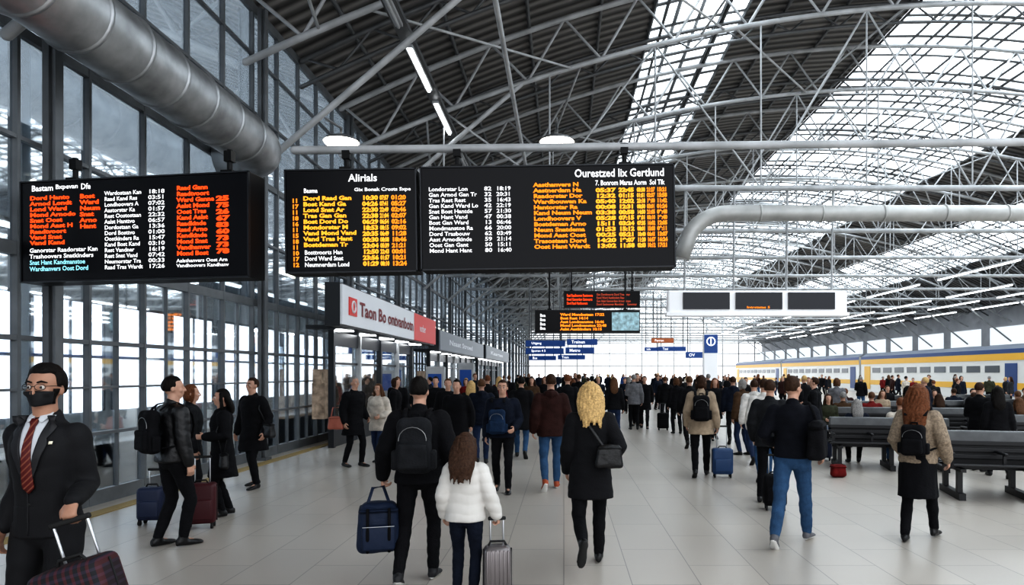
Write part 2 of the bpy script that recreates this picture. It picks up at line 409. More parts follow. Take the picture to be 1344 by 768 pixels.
# ---- the suited man
p=dict(px=64,D=3.95,H=1.88,head=180,hyaw=8,hc=HB,top=mat('suit_black',(.006,.006,.008),.8,bump=.1,bscale=120),bot=MATS['suit_black'],hair='short',hvol=1.06,face=True,e=.010,hem=.86,flare=.03,boxy=.0,famp=.0025,sx=.152,slim=.91,
   hands=[(-.275,.20,1.075),(.22,.03,.90)],hdir=[(0,.35,-.8),None],curl=[.85,.45],pn=[(0,-1,-.3),None],pole=[(.30,-1,-.3),(.1,-1,-.1)],seed=4,feet=[(-.12,0,0,0),(.13,-.05,0,0)],skin=SKIN2,topname='suit_jacket',lw=.0)
b,d,MW=person(p,'person in black suit, red tie, black mask and glasses')
T,Hd,R,s,arms,legs=d['fn']
wrist=MW@(arms[0][2]*s); hdv=((arms[0][2]-arms[0][1]).normalized()*.3+V((0,.35,-.8))).normalized(); gripw=wrist+(MW.to_3x3()@hdv)*.105*s+V((0,.025,-.01))
def bvh(me): return BVHTree.FromPolygons([v.co.copy() for v in me.vertices],[list(q.vertices) for q in me.polygons])
def patch(tree,rows,off,nu=8,name='patch',thick=.004):
    """rows: list of (z, x0, x1) in 1.75 scale, projected on the front of a mesh"""
    g=G(); vs=[]
    for z,x0,x1 in rows:
        for i in range(nu+1):
            x=x0+(x1-x0)*i/nu; h=tree.ray_cast(V((x*s,1.0,z*s)),V((0,-1,0)))
            y=h[0].y if h[0] else .1; vs.append((x*s,y+off,z*s))
    n=nu+1; fs=[(r*n+i,(r+1)*n+i,(r+1)*n+i+1,r*n+i+1) for r in range(len(rows)-1) for i in range(nu)]
    g.v=vs; g.f=fs; me=g.mesh(); return me
def solid(o,t):
    m_=o.modifiers.new('solid','SOLIDIFY'); m_.thickness=t; m_.offset=0
tj=bvh(d['jacket'])
zz=np.linspace(1.50,1.14,16)
def vx(z): return .005+.062*(max(0,(z-1.14)/.36))**.8
o=obj('shirt',patch(tj,[(float(z),-vx(z),vx(z)) for z in zz],.004),b,mat('shirt_white',(.55,.57,.60),.7,bump=.1)); solid(o,.004)
tie=mat('tie_red',(.25,.02,.02),.5)
nt=tie.node_tree; wv=nt.nodes.new('ShaderNodeTexWave'); wv.bands_direction='DIAGONAL'; wv.inputs['Scale'].default_value=17; rp=nt.nodes.new('ShaderNodeValToRGB'); rp.color_ramp.interpolation='CONSTANT'
rp.color_ramp.elements[0].color=(.09,.004,.004,1); rp.color_ramp.elements[1].color=(.22,.07,.04,1); rp.color_ramp.elements[1].position=.8
tcc=nt.nodes.new('ShaderNodeTexCoord'); nt.links.new(tcc.outputs['Object'],wv.inputs[0]); nt.links.new(wv.outputs['Fac'],rp.inputs[0]); nt.links.new(rp.outputs[0],nt.nodes['Principled BSDF'].inputs['Base Color'])
zt=[1.485,1.465,1.445,1.43,1.38,1.33,1.28,1.23,1.18,1.13,1.10]; wt=[.018,.021,.013,.014,.018,.022,.025,.028,.030,.030,.003]
o=obj('tie',patch(tj,[(z,-w,w) for z,w in zip(zt,wt)],.012),b,tie); solid(o,.007)
for sd in(-1,1):
    rows=[]
    for z in np.linspace(1.50,1.13,14):
        z=float(z); x0=vx(z); wd=.045*min(1,(z-1.12)/.22); 
        if 1.36<z<1.39: wd*=.72
        rows.append((z,sd*(x0-.002),sd*(x0+wd)))
    o=obj('lapel',patch(tj,rows,.010),b,mat('lapel_black',(.014,.014,.017),.55)); solid(o,.007)
    rows=[(1.515,sd*.012,sd*.055),(1.50,sd*.012,sd*.060),(1.48,sd*.020,sd*.052),(1.465,sd*.032,sd*.040)]
    o=obj('shirt_collar',patch(tj,rows,.014),b,MATS['shirt_white']); solid(o,.004)
o=obj('lapel_badge',patch(tj,[(1.37,-.115,-.10),(1.355,-.115,-.10)],.018,2),b,mat('badge',(.8,.75,.6),.4)); solid(o,.004)
for z in(1.12,1.04):
    h=tj.ray_cast(V((.008*s,1,z*s)),V((0,-1,0))); g=G(); g.ell((.008*s,h[0].y+.002,z*s),(.009,.004,.009),10); obj('button',g.mesh(),b,RUB)
o=obj('jacket_edge',patch(tj,[(float(z),.012,.018) for z in np.linspace(1.13,.88,10)],.003,2),b,MATS['lapel_black']); solid(o,.003)
tb=bvh(d['body'])
def headpatch(z0,z1,a0,a1,off,nz=8,na=16,shape=None,cy=.01):
    vs=[]
    for k in range(nz+1):
        for i in range(na+1):
            a=a0+(a1-a0)*i/na; z=z0+(z1-z0)*k/nz
            if shape: z=shape(z,a,k/nz)
            dr=V((math.sin(a),math.cos(a),0)); q0=Hd((dr.x*.3,cy+dr.y*.3,z))*s; q1=Hd((0,cy,z))*s; dd=(q1-q0).normalized()
            h=tb.ray_cast(q0,dd); q=(h[0] if h[0] else q1)-dd*off; vs.append(tuple(q))
    n=na+1; g=G(); g.v=vs; g.f=[(r*n+i,r*n+i+1,(r+1)*n+i+1,(r+1)*n+i) for r in range(nz) for i in range(na)]
    return g.mesh()
o=obj('face_mask',headpatch(1.548,1.622,-1.15,1.15,.006,shape=lambda z,a,t: z+(.008*math.cos(a) if t>.5 else .012*(abs(a)))),b,mat('mask_black',(.010,.010,.012),.7)); solid(o,.004)
o=obj('beard',headpatch(1.560,1.640,1.1,1.55,.004,4,4),b,HB); solid(o,.005)
o=obj('beard',headpatch(1.560,1.640,-1.55,-1.1,.004,4,4),b,HB); solid(o,.005)
gl=G()
for sd in(-1,1):
    def rim(a,k=1.0): return Hd((sd*.032+.024*k*math.cos(a),.107-.010*k*abs(math.cos(a))*(1 if sd*math.cos(a)>0 else 0),1.650+.0165*k*math.sin(a)))*s
    gl.tube([rim(a) for a in np.linspace(0,2*math.pi,21)],.0016,n=6,rnd=False)
    gl.tube([Hd((sd*.056,.097,1.655))*s,Hd((sd*.080,.05,1.655))*s,Hd((sd*.084,-.01,1.648))*s],.0018,n=6)
gl.tube([Hd((-.008,.108,1.653))*s,Hd((.008,.108,1.653))*s],.0018,n=6)
obj('glasses_frame',gl.mesh(),b,RUB)
pl=mat('plaid',(.08,.03,.04),.7); nt=pl.node_tree; tcc=nt.nodes.new('ShaderNodeTexCoord'); ad=nt.nodes.new('ShaderNodeMixRGB'); ad.blend_type='ADD'; ad.inputs[0].default_value=1
for i,(dr,c1) in enumerate((('X',(.055,.008,.008,1)),('Z',(.02,.016,.03,1)))):
    wv=nt.nodes.new('ShaderNodeTexWave'); wv.bands_direction=dr; wv.inputs['Scale'].default_value=8; rp=nt.nodes.new('ShaderNodeValToRGB'); rp.color_ramp.elements[0].color=(.005,.005,.007,1); rp.color_ramp.elements[1].color=c1; rp.color_ramp.elements[0].position=.6;rp.color_ramp.elements[1].position=.7
    nt.links.new(tcc.outputs['Object'],wv.inputs[0]); nt.links.new(wv.outputs['Fac'],rp.inputs[0]); nt.links.new(rp.outputs[0],ad.inputs[i+1])
nt.links.new(ad.outputs[0],nt.nodes['Principled BSDF'].inputs['Base Color'])
# suitcase: its handle grip meets the hand
tilt,rz=-.30,.10; sw_,sd_,sh_=.37,.25,.80; L1=(gripw.z-.03)/math.cos(tilt)
hh_=L1-.06-sh_; goff=M.Rotation(rz,3,'Z')@(M.Rotation(tilt,3,'Y')@V((0,sd_*.38,L1)))
suitcase(V((gripw.x-goff.x,gripw.y-goff.y,.03)),rz,(sw_,sd_,sh_),pl,'dark plaid wheeled suitcase with extended metal handle being pulled',hh_,tilt,True)
# ---- man with black backpack, left
p=dict(px=226,D=7.35,H=1.80,head=-35,hc=HB,top=LEA,bot=BLK,hair='short',hands=[(-.25,.06,.88),(.25,.05,.87)],feet=[(-.10,-.06,0,0),(.10,.10,0,0)],hem=.88,seed=11,e=.024,hyaw=-25,lean=.02)
b,d,MW=person(p,'person in black leather jacket wearing a backpack, standing side on')
backpack(MW,1.03,BLK,'black backpack worn over a black leather jacket',c=(0,-.222,1.20),size=(.28,.14,.44))
p=dict(px=292,D=8.9,H=1.63,head=120,fem=True,hc=HB,top=BLK,bot=BLK,hair='long',hlen=1.42,hem=.55,flare=.12,face=True,hands=[(-.14,.22,1.12),(.24,.06,.9)],feet=[(-.09,.05,0,0),(.09,-.06,0,0)],seed=12,e=.03,boot=.14,hyaw=0,topname='coat',lean=.02)
b,d,MW=person(p,'person with long dark hair in a black knee-length coat')
shoulderbag(MW,.93,(-.27,.0,.80),(.26,.12,.22),LEA,'black leather handbag hanging beside a black coat',[(-.25,.0,.88),(-.24,-.06,1.2),(-.17,-.02,1.475),(-.22,.09,1.2),(-.26,.02,.88)])
p=dict(px=332,D=11.1,H=1.76,head=155,hc=HBR,top=BLK,bot=BLK,hair='short',hem=.60,flare=.2,face=True,hands=[(-.28,.02,.90),(.27,.08,.88)],feet=[(-.17,.12,0,0),(.16,-.16,0,0)],seed=13,e=.03,topname='coat',skin=SKIN,lean=.02)
b,d,MW=person(p,'person in long black overcoat with shoulder bag, stepping forward')
shoulderbag(MW,.99,(-.33,.0,.95),(.28,.12,.24),LEA,'black shoulder bag carried over a long overcoat',[(-.31,.0,1.05),(-.27,-.06,1.3),(-.16,-.02,1.49),(-.25,.1,1.3),(-.31,.02,1.05)])
p=dict(px=250,D=9.2,H=1.68,head=-60,fem=True,hc=HAU,top=CHAR,bot=CHAR,hair='bob',hem=.75,seed=14,e=.026,lean=.02)
b,d,MW=person(p,'person with auburn bobbed hair in a charcoal coat')
suitcase(V((GX(264,8.2),8.2,0)),.3,(.34,.22,.48),mat('case_burgundy',(.06,.008,.012),.5),'burgundy wheeled suitcase standing beside waiting travellers',.3,0,True)
suitcase(V((GX(200,8.4),8.4,0)),.1,(.30,.22,.40),mat('case_navy2',(.02,.03,.07),.5),'navy cabin suitcase standing by the glass wall',.2,0,True)
p=dict(px=464,D=13.6,H=1.77,head=-120,hc=HG,top=BLK,bot=BLK,hair='short',hem=.62,flare=.15,face=True,hands=[(-.24,.12,.95),(.25,.02,.88)],feet=[(-.10,.15,0,0),(.10,-.1,0,0)],seed=15,e=.03,topname='coat')
b,d,MW=person(p,'person in long black coat standing by the shop front')
p=dict(px=497,D=14.2,H=1.62,head=165,fem=True,hc=HMB,top=CREAM,bot=JEAND,hair='long',hlen=1.3,hem=.72,puff=.004,face=True,hands=[(-.16,.20,1.05),(.18,.18,1.05)],feet=[(-.09,.12,0,0),(.09,-.1,0,0)],seed=16,e=.036)
b,d,MW=person(p,'person with long brown hair in a cream padded coat')
PINK=mat('bag_tan_pink',(.38,.13,.09),.5)
shoulderbag(M.Translation((GX(441,13.4),13.4,0)),1,(0,0,.88),(.32,.14,.26),PINK,'tan pink tote bag carried at arm height',[(-.1,0,.98),(-.06,0,1.18),(.06,0,1.18),(.1,0,.98)],'tote_bag')
# --- foreground man with backpack
p=dict(px=550,D=6.1,H=1.80,head=3,hc=HB,top=BLK,bot=BLK,hair='short',hem=.86,puff=.004,pitch=.10,hands=[(-.32,.05,.91),(.27,.10,.90)],feet=[(-.14,-.16,.03,20),(.11,.12,0,0)],seed=21,e=.036,curl=[.95,.4],hdir=[(0,.1,-1),None],shm=mat('sneaker_black',(.02,.02,.022),.6),sole=SOLE_W,boxy=.7,hyaw=-10)
b,d,MW=person(p,'person in black padded jacket walking away carrying a blue bag')
backpack(MW,1.03,CHAR,'black backpack with side pockets worn by a walker',size=(.31,.18,.46))
BAGBLUE=mat('bag_blue',(.010,.022,.055),.65,bump=.3,bscale=25)
e=shoulderbag(M.Translation((GX(497,6.05),6.05,-.06))@M.Rotation(.25,4,'Z'),1,(0,0,.56),(.39,.26,.44),BAGBLUE,'dark blue travel bag with top handles carried in hand',[(-.10,-.03,.74),(-.05,0,.90),(.04,.01,.91),(.10,-.03,.74)],'travel_bag')
g=G(); g.rbox((0,-.14,-.07),(.28,.06,.22),.025,3); obj('front_pocket',g.mesh(),e,BAGBLUE)
g=G(); g.tube([(-.13,-.173,.03),(.13,-.173,.03)],.004,n=6); obj('zipper',g.mesh(),e,METAL)
for sd in(-1,1):
    g=G(); g.tube([(sd*.09,-.135,-.2),(sd*.09,-.18,-.05),(sd*.09,-.14,.18)],[(.013,.004)]*3,n=6,ref=(1,0,0)); obj('webbing_strap',g.mesh(),e,BLK)
NYL=mat('nylon_white',(.60,.58,.55),.6,bump=.12,bscale=14,var=.04,vscale=5)
p=dict(px=611,D=5.6,H=1.33,head=-4,kid=True,fem=True,hc=hairm('darkbrown',(.06,.032,.02)),top=NYL,bot=NAVY,hair='long',hlen=1.33,hvol=1.0,hb=.075,hem=.86,puff=.006,pitch=.105,famp=.004,fk=(9,9,16),hood=True,hoodk=1.1,hoodz=.03,hands=[(-.25,.06,.90),(.33,.05,.90)],feet=[(-.10,.08,0,0),(.10,-.05,0,0)],seed=22,e=.040,curl=[.4,.9],hyaw=-8,boxy=.9,flare=.1,shm=mat('shoe_grey',(.1,.1,.11),.6))
b,d,MW=person(p,'child with dark brown hair in white padded jacket holding suitcase')
suitcase(V((GX(652,5.5),5.55,0)),.15,(.22,.20,.40),mat('case_silver',(.24,.22,.22),.3,.6),'small silver ribbed wheeled suitcase pulled by a child',.20,0)
p=dict(px=775,D=6.6,H=1.75,head=2,fem=True,hc=HBL,top=mat('cloth_black_wool',(.004,.004,.006),.9,bump=.3,bscale=80),bot=BLK,hair='wavy',hlen=1.38,hvol=1.0,hem=.66,flare=.13,hands=[(-.22,.14,.90),(.24,.16,1.04)],feet=[(-.10,-.44,.24,75),(.09,.16,0,0)],seed=23,e=.028,boxy=.2,boot=.16,topname='coat',lean=.03)
b,d,MW=person(p,'person with wavy blonde hair in black coat walking away')
shoulderbag(MW,.995,(.16,-.20,1.08),(.27,.11,.22),LEA,'black leather shoulder bag on the hip of a walker',[(.10,-.20,1.18),(.00,-.16,1.33),(-.09,-.10,1.46),(-.12,-.02,1.485)])
p=dict(px=660,D=10.7,H=1.73,head=178,hc=HBR,top=NAVY,bot=BLK,hair='short',face=True,hem=.86,hands=[(-.20,.18,1.02),(.26,.04,.88)],feet=[(-.10,.18,0,0),(.11,-.14,.02,15)],seed=24,e=.034)
b,d,MW=person(p,'person in navy jacket walking with a blue chest backpack')
backpack(MW@M.Rotation(math.pi,4,'Z'),.99,cloth('pack_blue',(.015,.035,.075)),'dark blue backpack worn on the chest',c=(-.06,-.24,1.12),size=(.28,.15,.38),straps=True)
p=dict(px=723,D=10.9,H=1.82,head=5,hc=HBR,top=MAR,bot=JEAN,hair='short',hem=.82,hood=True,hands=[(-.27,.0,.90),(.27,.10,.90)],feet=[(-.10,-.22,.07,40),(.10,.20,0,0)],seed=25,e=.036,shm=mat('sneaker_orange',(.35,.08,.03),.6),sole=SOLE_W)
b,d,MW=person(p,'person in maroon hooded jacket and blue jeans walking away')
p=dict(px=1040,D=7.4,H=1.80,head=-30,hc=HBR,top=mat('knit_black',(.008,.009,.014),.85,bump=.3,bscale=70,var=.2,vscale=9,spec=.25),bot=JEAN,hair='short',hem=.92,hands=[(-.25,.16,1.04),(.28,.10,.95)],feet=[(-.10,-.32,.06,35),(.10,.30,0,0)],seed=26,e=.028,shm=mat('sneaker_grey',(.12,.12,.13),.6),sole=SOLE_W,hyaw=-25,boxy=.5,lw=.004)
b,d,MW=person(p,'person in black sweater and blue jeans with shoulder bag')
shoulderbag(MW,1.03,(.27,-.12,1.12),(.17,.32,.40),BLK,'large black holdall slung on a shoulder',[(.27,-.12,1.28),(.23,-.10,1.40),(.17,-.01,1.495),(.25,.08,1.38),(.28,.05,1.28)],'holdall')
PAT=mat('jacket_pattern',(.27,.215,.16),.85,bump=.4,bscale=60,var=.32,vscale=45)
p=dict(px=1205,D=7.6,H=1.71,head=-38,fem=True,hc=HAU,top=PAT,bot=BLK,hair='curly',hvol=1.05,hlen=1.31,hb=.03,hem=.88,puff=.003,skirt=.50,hands=[(-.20,.14,.98),(.28,.10,.92)],feet=[(-.10,-.14,0,0),(.12,.30,0,0)],seed=27,e=.030,boot=.1,hyaw=-10)
b,d,MW=person(p,'person with curly auburn hair, beige jacket and black skirt')
backpack(MW,.98,BLK,'black leather backpack worn over a beige jacket',size=(.27,.15,.34),c=(0,-.245,1.15))
p=dict(px=920,D=12.3,H=1.80,head=-10,hc=HBR,fem=True,top=BEIGE,bot=BLK,hair='bob',hem=.74,flare=.15,hands=[(-.24,.05,.9),(.27,.0,.88)],feet=[(-.10,-.24,.05,30),(.10,.22,0,0)],seed=28,e=.036,topname='coat')
b,d,MW=person(p,'person in beige coat with black backpack walking away')
backpack(MW,1.03,BLK,'black backpack worn over a beige coat')
suitcase(V((GX(948,12.2),12.2,0)),-.1,(.36,.24,.46),mat('case_blue',(.02,.06,.15),.4),'blue wheeled suitcase with raised handle',.38,0,True)
p=dict(px=1010,D=9.9,H=1.74,head=-30,hc=HBR,top=CHAR,bot=BLK,hair='short',hem=.80,hands=[(-.25,.08,.9),(.27,.0,.88)],feet=[(-.10,-.1,0,0),(.10,.12,0,0)],seed=29,e=.034)
b,d,MW=person(p,'person in a charcoal jacket standing next to a suitcase')
suitcase(V((GX(1017,9.3),9.3,0)),-.2,(.30,.24,.42),BLK,'black cabin suitcase on the tiled floor',.25,0,True)
# ------------------------------------------------------------ crowd prototypes
protos=[]
def proto(p,sit=False):
    d=person_meshes(p,.012,.018); bm=bmesh.new()
    parts=[(d['body'],0),(d.get('hair'),1),(d['jacket'],2),(d['trousers'],3)]+[(q,4) for q in d['shoes']]
    if 'skirt' in d: parts.append((d['skirt'],3))
    for me,i in parts:
        if me is None: continue
        me.polygons.foreach_set('material_index',[i]*len(me.polygons)); bm.from_mesh(me)
    out=bpy.data.meshes.new('crowd'); bm.to_mesh(out); bm.free()
    for q in(SKIN,HB,BLK,BLK,LEA): out.materials.append(q)
    return out
W1=[(-.10,-.26,.07,40),(.10,.22,0,0)]; W2=[(-.10,.22,0,0),(.10,-.26,.07,40)]; ST=[(-.10,.03,0,0),(.11,-.04,0,0)]
for i,q in enumerate([dict(feet=W1,hands=[(-.25,.14,.9),(.25,-.1,.9)]),dict(feet=W2,hands=[(-.25,-.1,.9),(.25,.16,.92)],hem=.62,flare=.18),
    dict(feet=ST,hem=.8,hands=[(-.14,.22,1.15),(.26,.03,.88)]),dict(feet=W1,fem=True,hair='long',hem=.6,flare=.14),
    dict(feet=ST,fem=True,hair='bob',hem=.78,puff=.005),dict(feet=W2,fem=True,hair='long',hem=.86,hlen=1.3),dict(feet=W1,puff=.005,e=.04,hood=True),dict(feet=ST,hem=.88,hair='short',hands=[(-.1,.2,1.05),(.1,.2,1.05)])]):
    q.update(H=1.75,seed=40+i,e=q.get('e',.03)); protos.append((proto(q),q.get('fem',False)))
sitp=proto(dict(H=1.75,hz=.52,seed=60,feet=[(-.12,.50,0,0),(.12,.46,0,0)],hands=[(-.14,.28,.66),(.14,.28,.66)],seat=1,hem=.93,e=.03,lean=.02))
sitp2=proto(dict(H=1.70,hz=.52,seed=61,fem=True,hair='long',feet=[(-.10,.48,0,0),(.10,.50,0,0)],hands=[(-.12,.26,.68),(.12,.30,.70)],seat=1,hem=.93,e=.03,lean=.12))
TOPS=[('black',BLK)]*6+[('charcoal',CHAR)]*3+[('navy',NAVY)]*3+[('dark grey',DGR)]*2+[('brown',BRN),('maroon',MAR),('cream',CREAM),('olive',OLV),('grey',GRY),('red',RED),('beige',BEIGE),('blue',BLU)]
BOTS=[('black',BLK)]*4+[('dark',CHAR),('denim',JEAN),('dark denim',JEAND)]; HAIRS=[HB,HBR,HBR,HMB,HMB,HBL,HG,HAU]
rr=random.Random(5)
def crowd(X,D,Hh,head,proto_i=None,top=None,bot=None,hair=None,group='travellers crowding the concourse',z=0,mesh=None,verb=None):
    if mesh is None:
        i=proto_i if proto_i is not None else rr.randrange(len(protos)); mesh=protos[i][0]
        verb=verb or ('standing' if i in(2,4,7) else 'walking')
    tn,tm=top or rr.choice(TOPS); bn,bmt=bot or rr.choice(BOTS); hm=hair or rr.choice(HAIRS)
    o=obj('person',mesh,None,None,(X,D,z),'person in %s top and %s trousers %s'%(tn,bn,verb),'person',group=group)
    o.rotation_euler=(0,0,math.radians(head)); o.scale=(Hh/1.75,)*3
    for k,m_ in((1,hm),(2,tm),(3,bmt)):
        o.material_slots[k].link='OBJECT'; o.material_slots[k].material=m_
    PEOPLE.append((X,D)); return o
def c(px,D,Hh,head,pi=None,top=None,bot=None,hair=None): return crowd(GX(px,D),D,Hh,head,pi,top,bot,hair)
BN=[(1340,10.2,-14),(1165,13.4,-14),(1345,14.3,-10),(1110,17.6,-10),(1245,17.2,-10),(1375,18.4,-10),(1135,21.5,-5),(1245,22,-5),(1355,23,-5),(1180,27,0),(1290,28,0)]
B_=('black',BLK); N_=('navy',NAVY); C_=('cream',CREAM)
for a in [(600,12.6,1.72,170,1,B_,B_,HB),(588,15,1.72,185,2,B_),(618,16,1.66,0,3,('charcoal',CHAR)),(572,17.5,1.75,180,2,B_),(640,19,1.78,10,0,B_),(632,13.8,1.72,10,6,N_),(684,15,1.76,0,1,B_),
    (698,21,1.72,180,3,('brown',BRN)),(745,17,1.80,0,2,B_),(806,19,1.72,0,5,B_),(832,22.5,1.80,0,2,('grey',GRY),B_),(846,23,1.74,170,1,B_),(873,24,1.72,0,6,B_),(888,21,1.7,5,4,B_),(905,17,1.76,0,0,B_),
    (962,18,1.75,-10,6,N_,B_),(975,15.5,1.70,30,4,('brown',BRN)),(990,14,1.70,0,6,('white',WHT),('denim',JEAND)),(1003,11.8,1.74,-10,0,('white',WHT),('denim',JEAN)),(938,19,1.7,180,3,B_),
    (552,21,1.75,180,1,B_),(565,24,1.7,90,2,N_),(522,18.5,1.74,180,0,B_),(518,16.3,1.72,-90,4,B_),(655,24,1.72,0,5,('red',RED)),(668,28,1.75,0,0,B_),(715,25,1.72,180,3,B_),(760,24,1.8,0,6,B_),(785,26,1.7,180,2,N_),
    (1070,15.5,1.74,60,2,B_),(1098,19.3,1.7,-30,4,('grey',GRY)),(1056,22,1.76,20,1,B_),(1285,13.0,1.66,-60,2,B_,B_,HBR),(1310,12.2,1.60,-20,5,B_,B_,HB),(1192,15.5,1.55,0,3,('brown',BRN)),(1215,19.3,1.72,40,2,N_)]: c(*a)
def hitb(X,D):
    for px,Db,rz in BN:
        if abs(X-GX(px,Db))<1.6 and abs(D-Db)<1.15: return True
    return False
tries=0; cnt=0
while cnt<70 and tries<4000:
    tries+=1; D=24+rr.random()**1.4*55; X=rr.uniform(-4.2,9+D*.05)
    if hitb(X,D) or any((X-a)**2+(D-b_)**2<.75 for a,b_ in PEOPLE): continue
    crowd(X,D,rr.uniform(1.6,1.86),rr.choice([0,180])+rr.uniform(-35,35)); cnt+=1
cnt=0
while cnt<46 and tries<12000:
    tries+=1; D=rr.uniform(20,60); X=rr.uniform(9.0,27.5)
    if X/D>.66 or hitb(X,D): continue
    if any((X-a)**2+(D-b_)**2<.8 for a,b_ in PEOPLE): continue
    crowd(X,D,rr.uniform(1.5,1.80),rr.uniform(0,360),group='travellers waiting on the platform'); cnt+=1
suitcase(V((GX(869,22.5),22.3,0)),0,(.36,.24,.5),BLK,'black wheeled suitcase standing on the concourse',.3,0,True)
for px,D,m_,nm in ((1080,14.6,MATS['case_navy2'],'navy'),(1240,14.4,MATS['case_burgundy'],'burgundy'),(1060,17.0,BLK,'black')):
    suitcase(V((GX(px,D),D,0)),rr.uniform(-.6,.6),(.36,.24,.50),m_,'%s wheeled suitcase standing near the benches'%nm,.2,0,True)
# ------------------------------------------------------------ setting
GRYM=mat('steel_grey',(.15,.155,.16),.45,.4,var=.15,vscale=3); DKM=mat('steel_dark',(.16,.17,.18),.45,.2,var=.15,vscale=3); WHM=mat('steel_pale',(.44,.45,.46),.5,.1,var=.2,vscale=2)
def roofz(X): return CH+12.6-.01236*(X-13)**2
# floor
fm=bpy.data.materials.new('floor_tiles'); fm.use_nodes=True; nt=fm.node_tree; bs=nt.nodes['Principled BSDF']
tc=nt.nodes.new('ShaderNodeTexCoord'); mp=nt.nodes.new('ShaderNodeMapping'); mp.inputs['Rotation'].default_value=(0,0,math.pi/2)
bk=nt.nodes.new('ShaderNodeTexBrick'); bk.inputs['Scale'].default_value=1; bk.inputs['Brick Width'].default_value=1.2; bk.inputs['Row Height'].default_value=.6; bk.inputs['Mortar Size'].default_value=.005; bk.inputs['Mortar Smooth'].default_value=.2
bk.inputs['Color1'].default_value=(.49,.45,.405,1); bk.inputs['Color2'].default_value=(.455,.42,.38,1); bk.inputs['Mortar'].default_value=(.25,.23,.21,1)
nz=nt.nodes.new('ShaderNodeTexNoise'); nz.inputs['Scale'].default_value=.5; nz.inputs['Detail'].default_value=3
mx=nt.nodes.new('ShaderNodeMixRGB'); mx.blend_type='MULTIPLY'; mx.inputs[0].default_value=.25
rp=nt.nodes.new('ShaderNodeValToRGB'); rp.color_ramp.elements[0].color=(.72,.71,.70,1); rp.color_ramp.elements[1].color=(1,1,1,1); rp.color_ramp.elements[0].position=.3; rp.color_ramp.elements[1].position=.7
rr2=nt.nodes.new('ShaderNodeMapRange'); rr2.inputs[3].default_value=.27; rr2.inputs[4].default_value=.36
L=nt.links.new; L(tc.outputs['Object'],mp.inputs[0]); L(mp.outputs[0],bk.inputs[0]); L(tc.outputs['Object'],nz.inputs[0]); L(nz.outputs[0],rp.inputs[0]); L(bk.outputs[0],mx.inputs[1]); L(rp.outputs[0],mx.inputs[2]); L(mx.outputs[0],bs.inputs['Base Color']); L(nz.outputs[0],rr2.inputs[0]); L(rr2.outputs[0],bs.inputs['Roughness'])
g=G(); g.box((9,60,-.25),(42,136,.5)); obj('floor',g.mesh(smooth=False),None,fm,kind='structure',label='pale grey stone tile concourse floor')
g=G(); g.box((33.5,60,-1.1),(7.2,136,.2)); obj('trim_1',g.mesh(smooth=False),None,mat('ballast',(.12,.11,.10),.9,bump=.8,bscale=8,var=.3,vscale=8),kind='structure',label='gravel track bed beside platform')
g=G(); g.box((-6.15,60,.004),(.22,136,.012)); obj('trim_2',g.mesh(smooth=False),None,mat('tactile_yellow',(.38,.28,.12),.6,bump=.4),kind='structure',label='yellow tactile strip along glass wall')
# ceiling deck
cm=bpy.data.materials.new('corrugated_deck'); cm.use_nodes=True; nt=cm.node_tree; bs=nt.nodes['Principled BSDF']; bs.inputs['Roughness'].default_value=.55; bs.inputs['Metallic'].default_value=.1
tc=nt.nodes.new('ShaderNodeTexCoord'); wv=nt.nodes.new('ShaderNodeTexWave'); wv.bands_direction='Y'; wv.inputs['Scale'].default_value=.75
rp=nt.nodes.new('ShaderNodeValToRGB'); rp.color_ramp.elements[0].color=(.045,.042,.040,1); rp.color_ramp.elements[1].color=(.24,.23,.22,1); bp=nt.nodes.new('ShaderNodeBump'); bp.inputs['Distance'].default_value=.08; bp.inputs['Strength'].default_value=.9
L=nt.links.new; L(tc.outputs['Object'],wv.inputs[0]); L(wv.outputs['Fac'],rp.inputs[0]); L(rp.outputs[0],bs.inputs['Base Color']); L(wv.outputs['Fac'],bp.inputs['Height']); L(bp.outputs[0],bs.inputs['Normal'])
SKY=[(2.8,6.0),(12.0,21.8),(27.0,31.2)]; Y0,Y1=-6,128
g=G()
for a,b_ in((-6.7,2.8),(6.0,12.0),(21.8,27.0),(31.2,37.0)):
    n=8; xs=np.linspace(a,b_,n+1)
    for i in range(n):
        x0,x1=float(xs[i]),float(xs[i+1]); k=len(g.v); z0,z1=roofz(x0)+.02,roofz(x1)+.02
        g.v+=[(x0,Y0,z0),(x1,Y0,z1),(x1,Y1,z1),(x0,Y1,z0)]; g.f.append((k,k+1,k+2,k+3))
obj('ceiling',g.mesh(smooth=False),None,cm,kind='structure',label='dark corrugated arched roof deck')
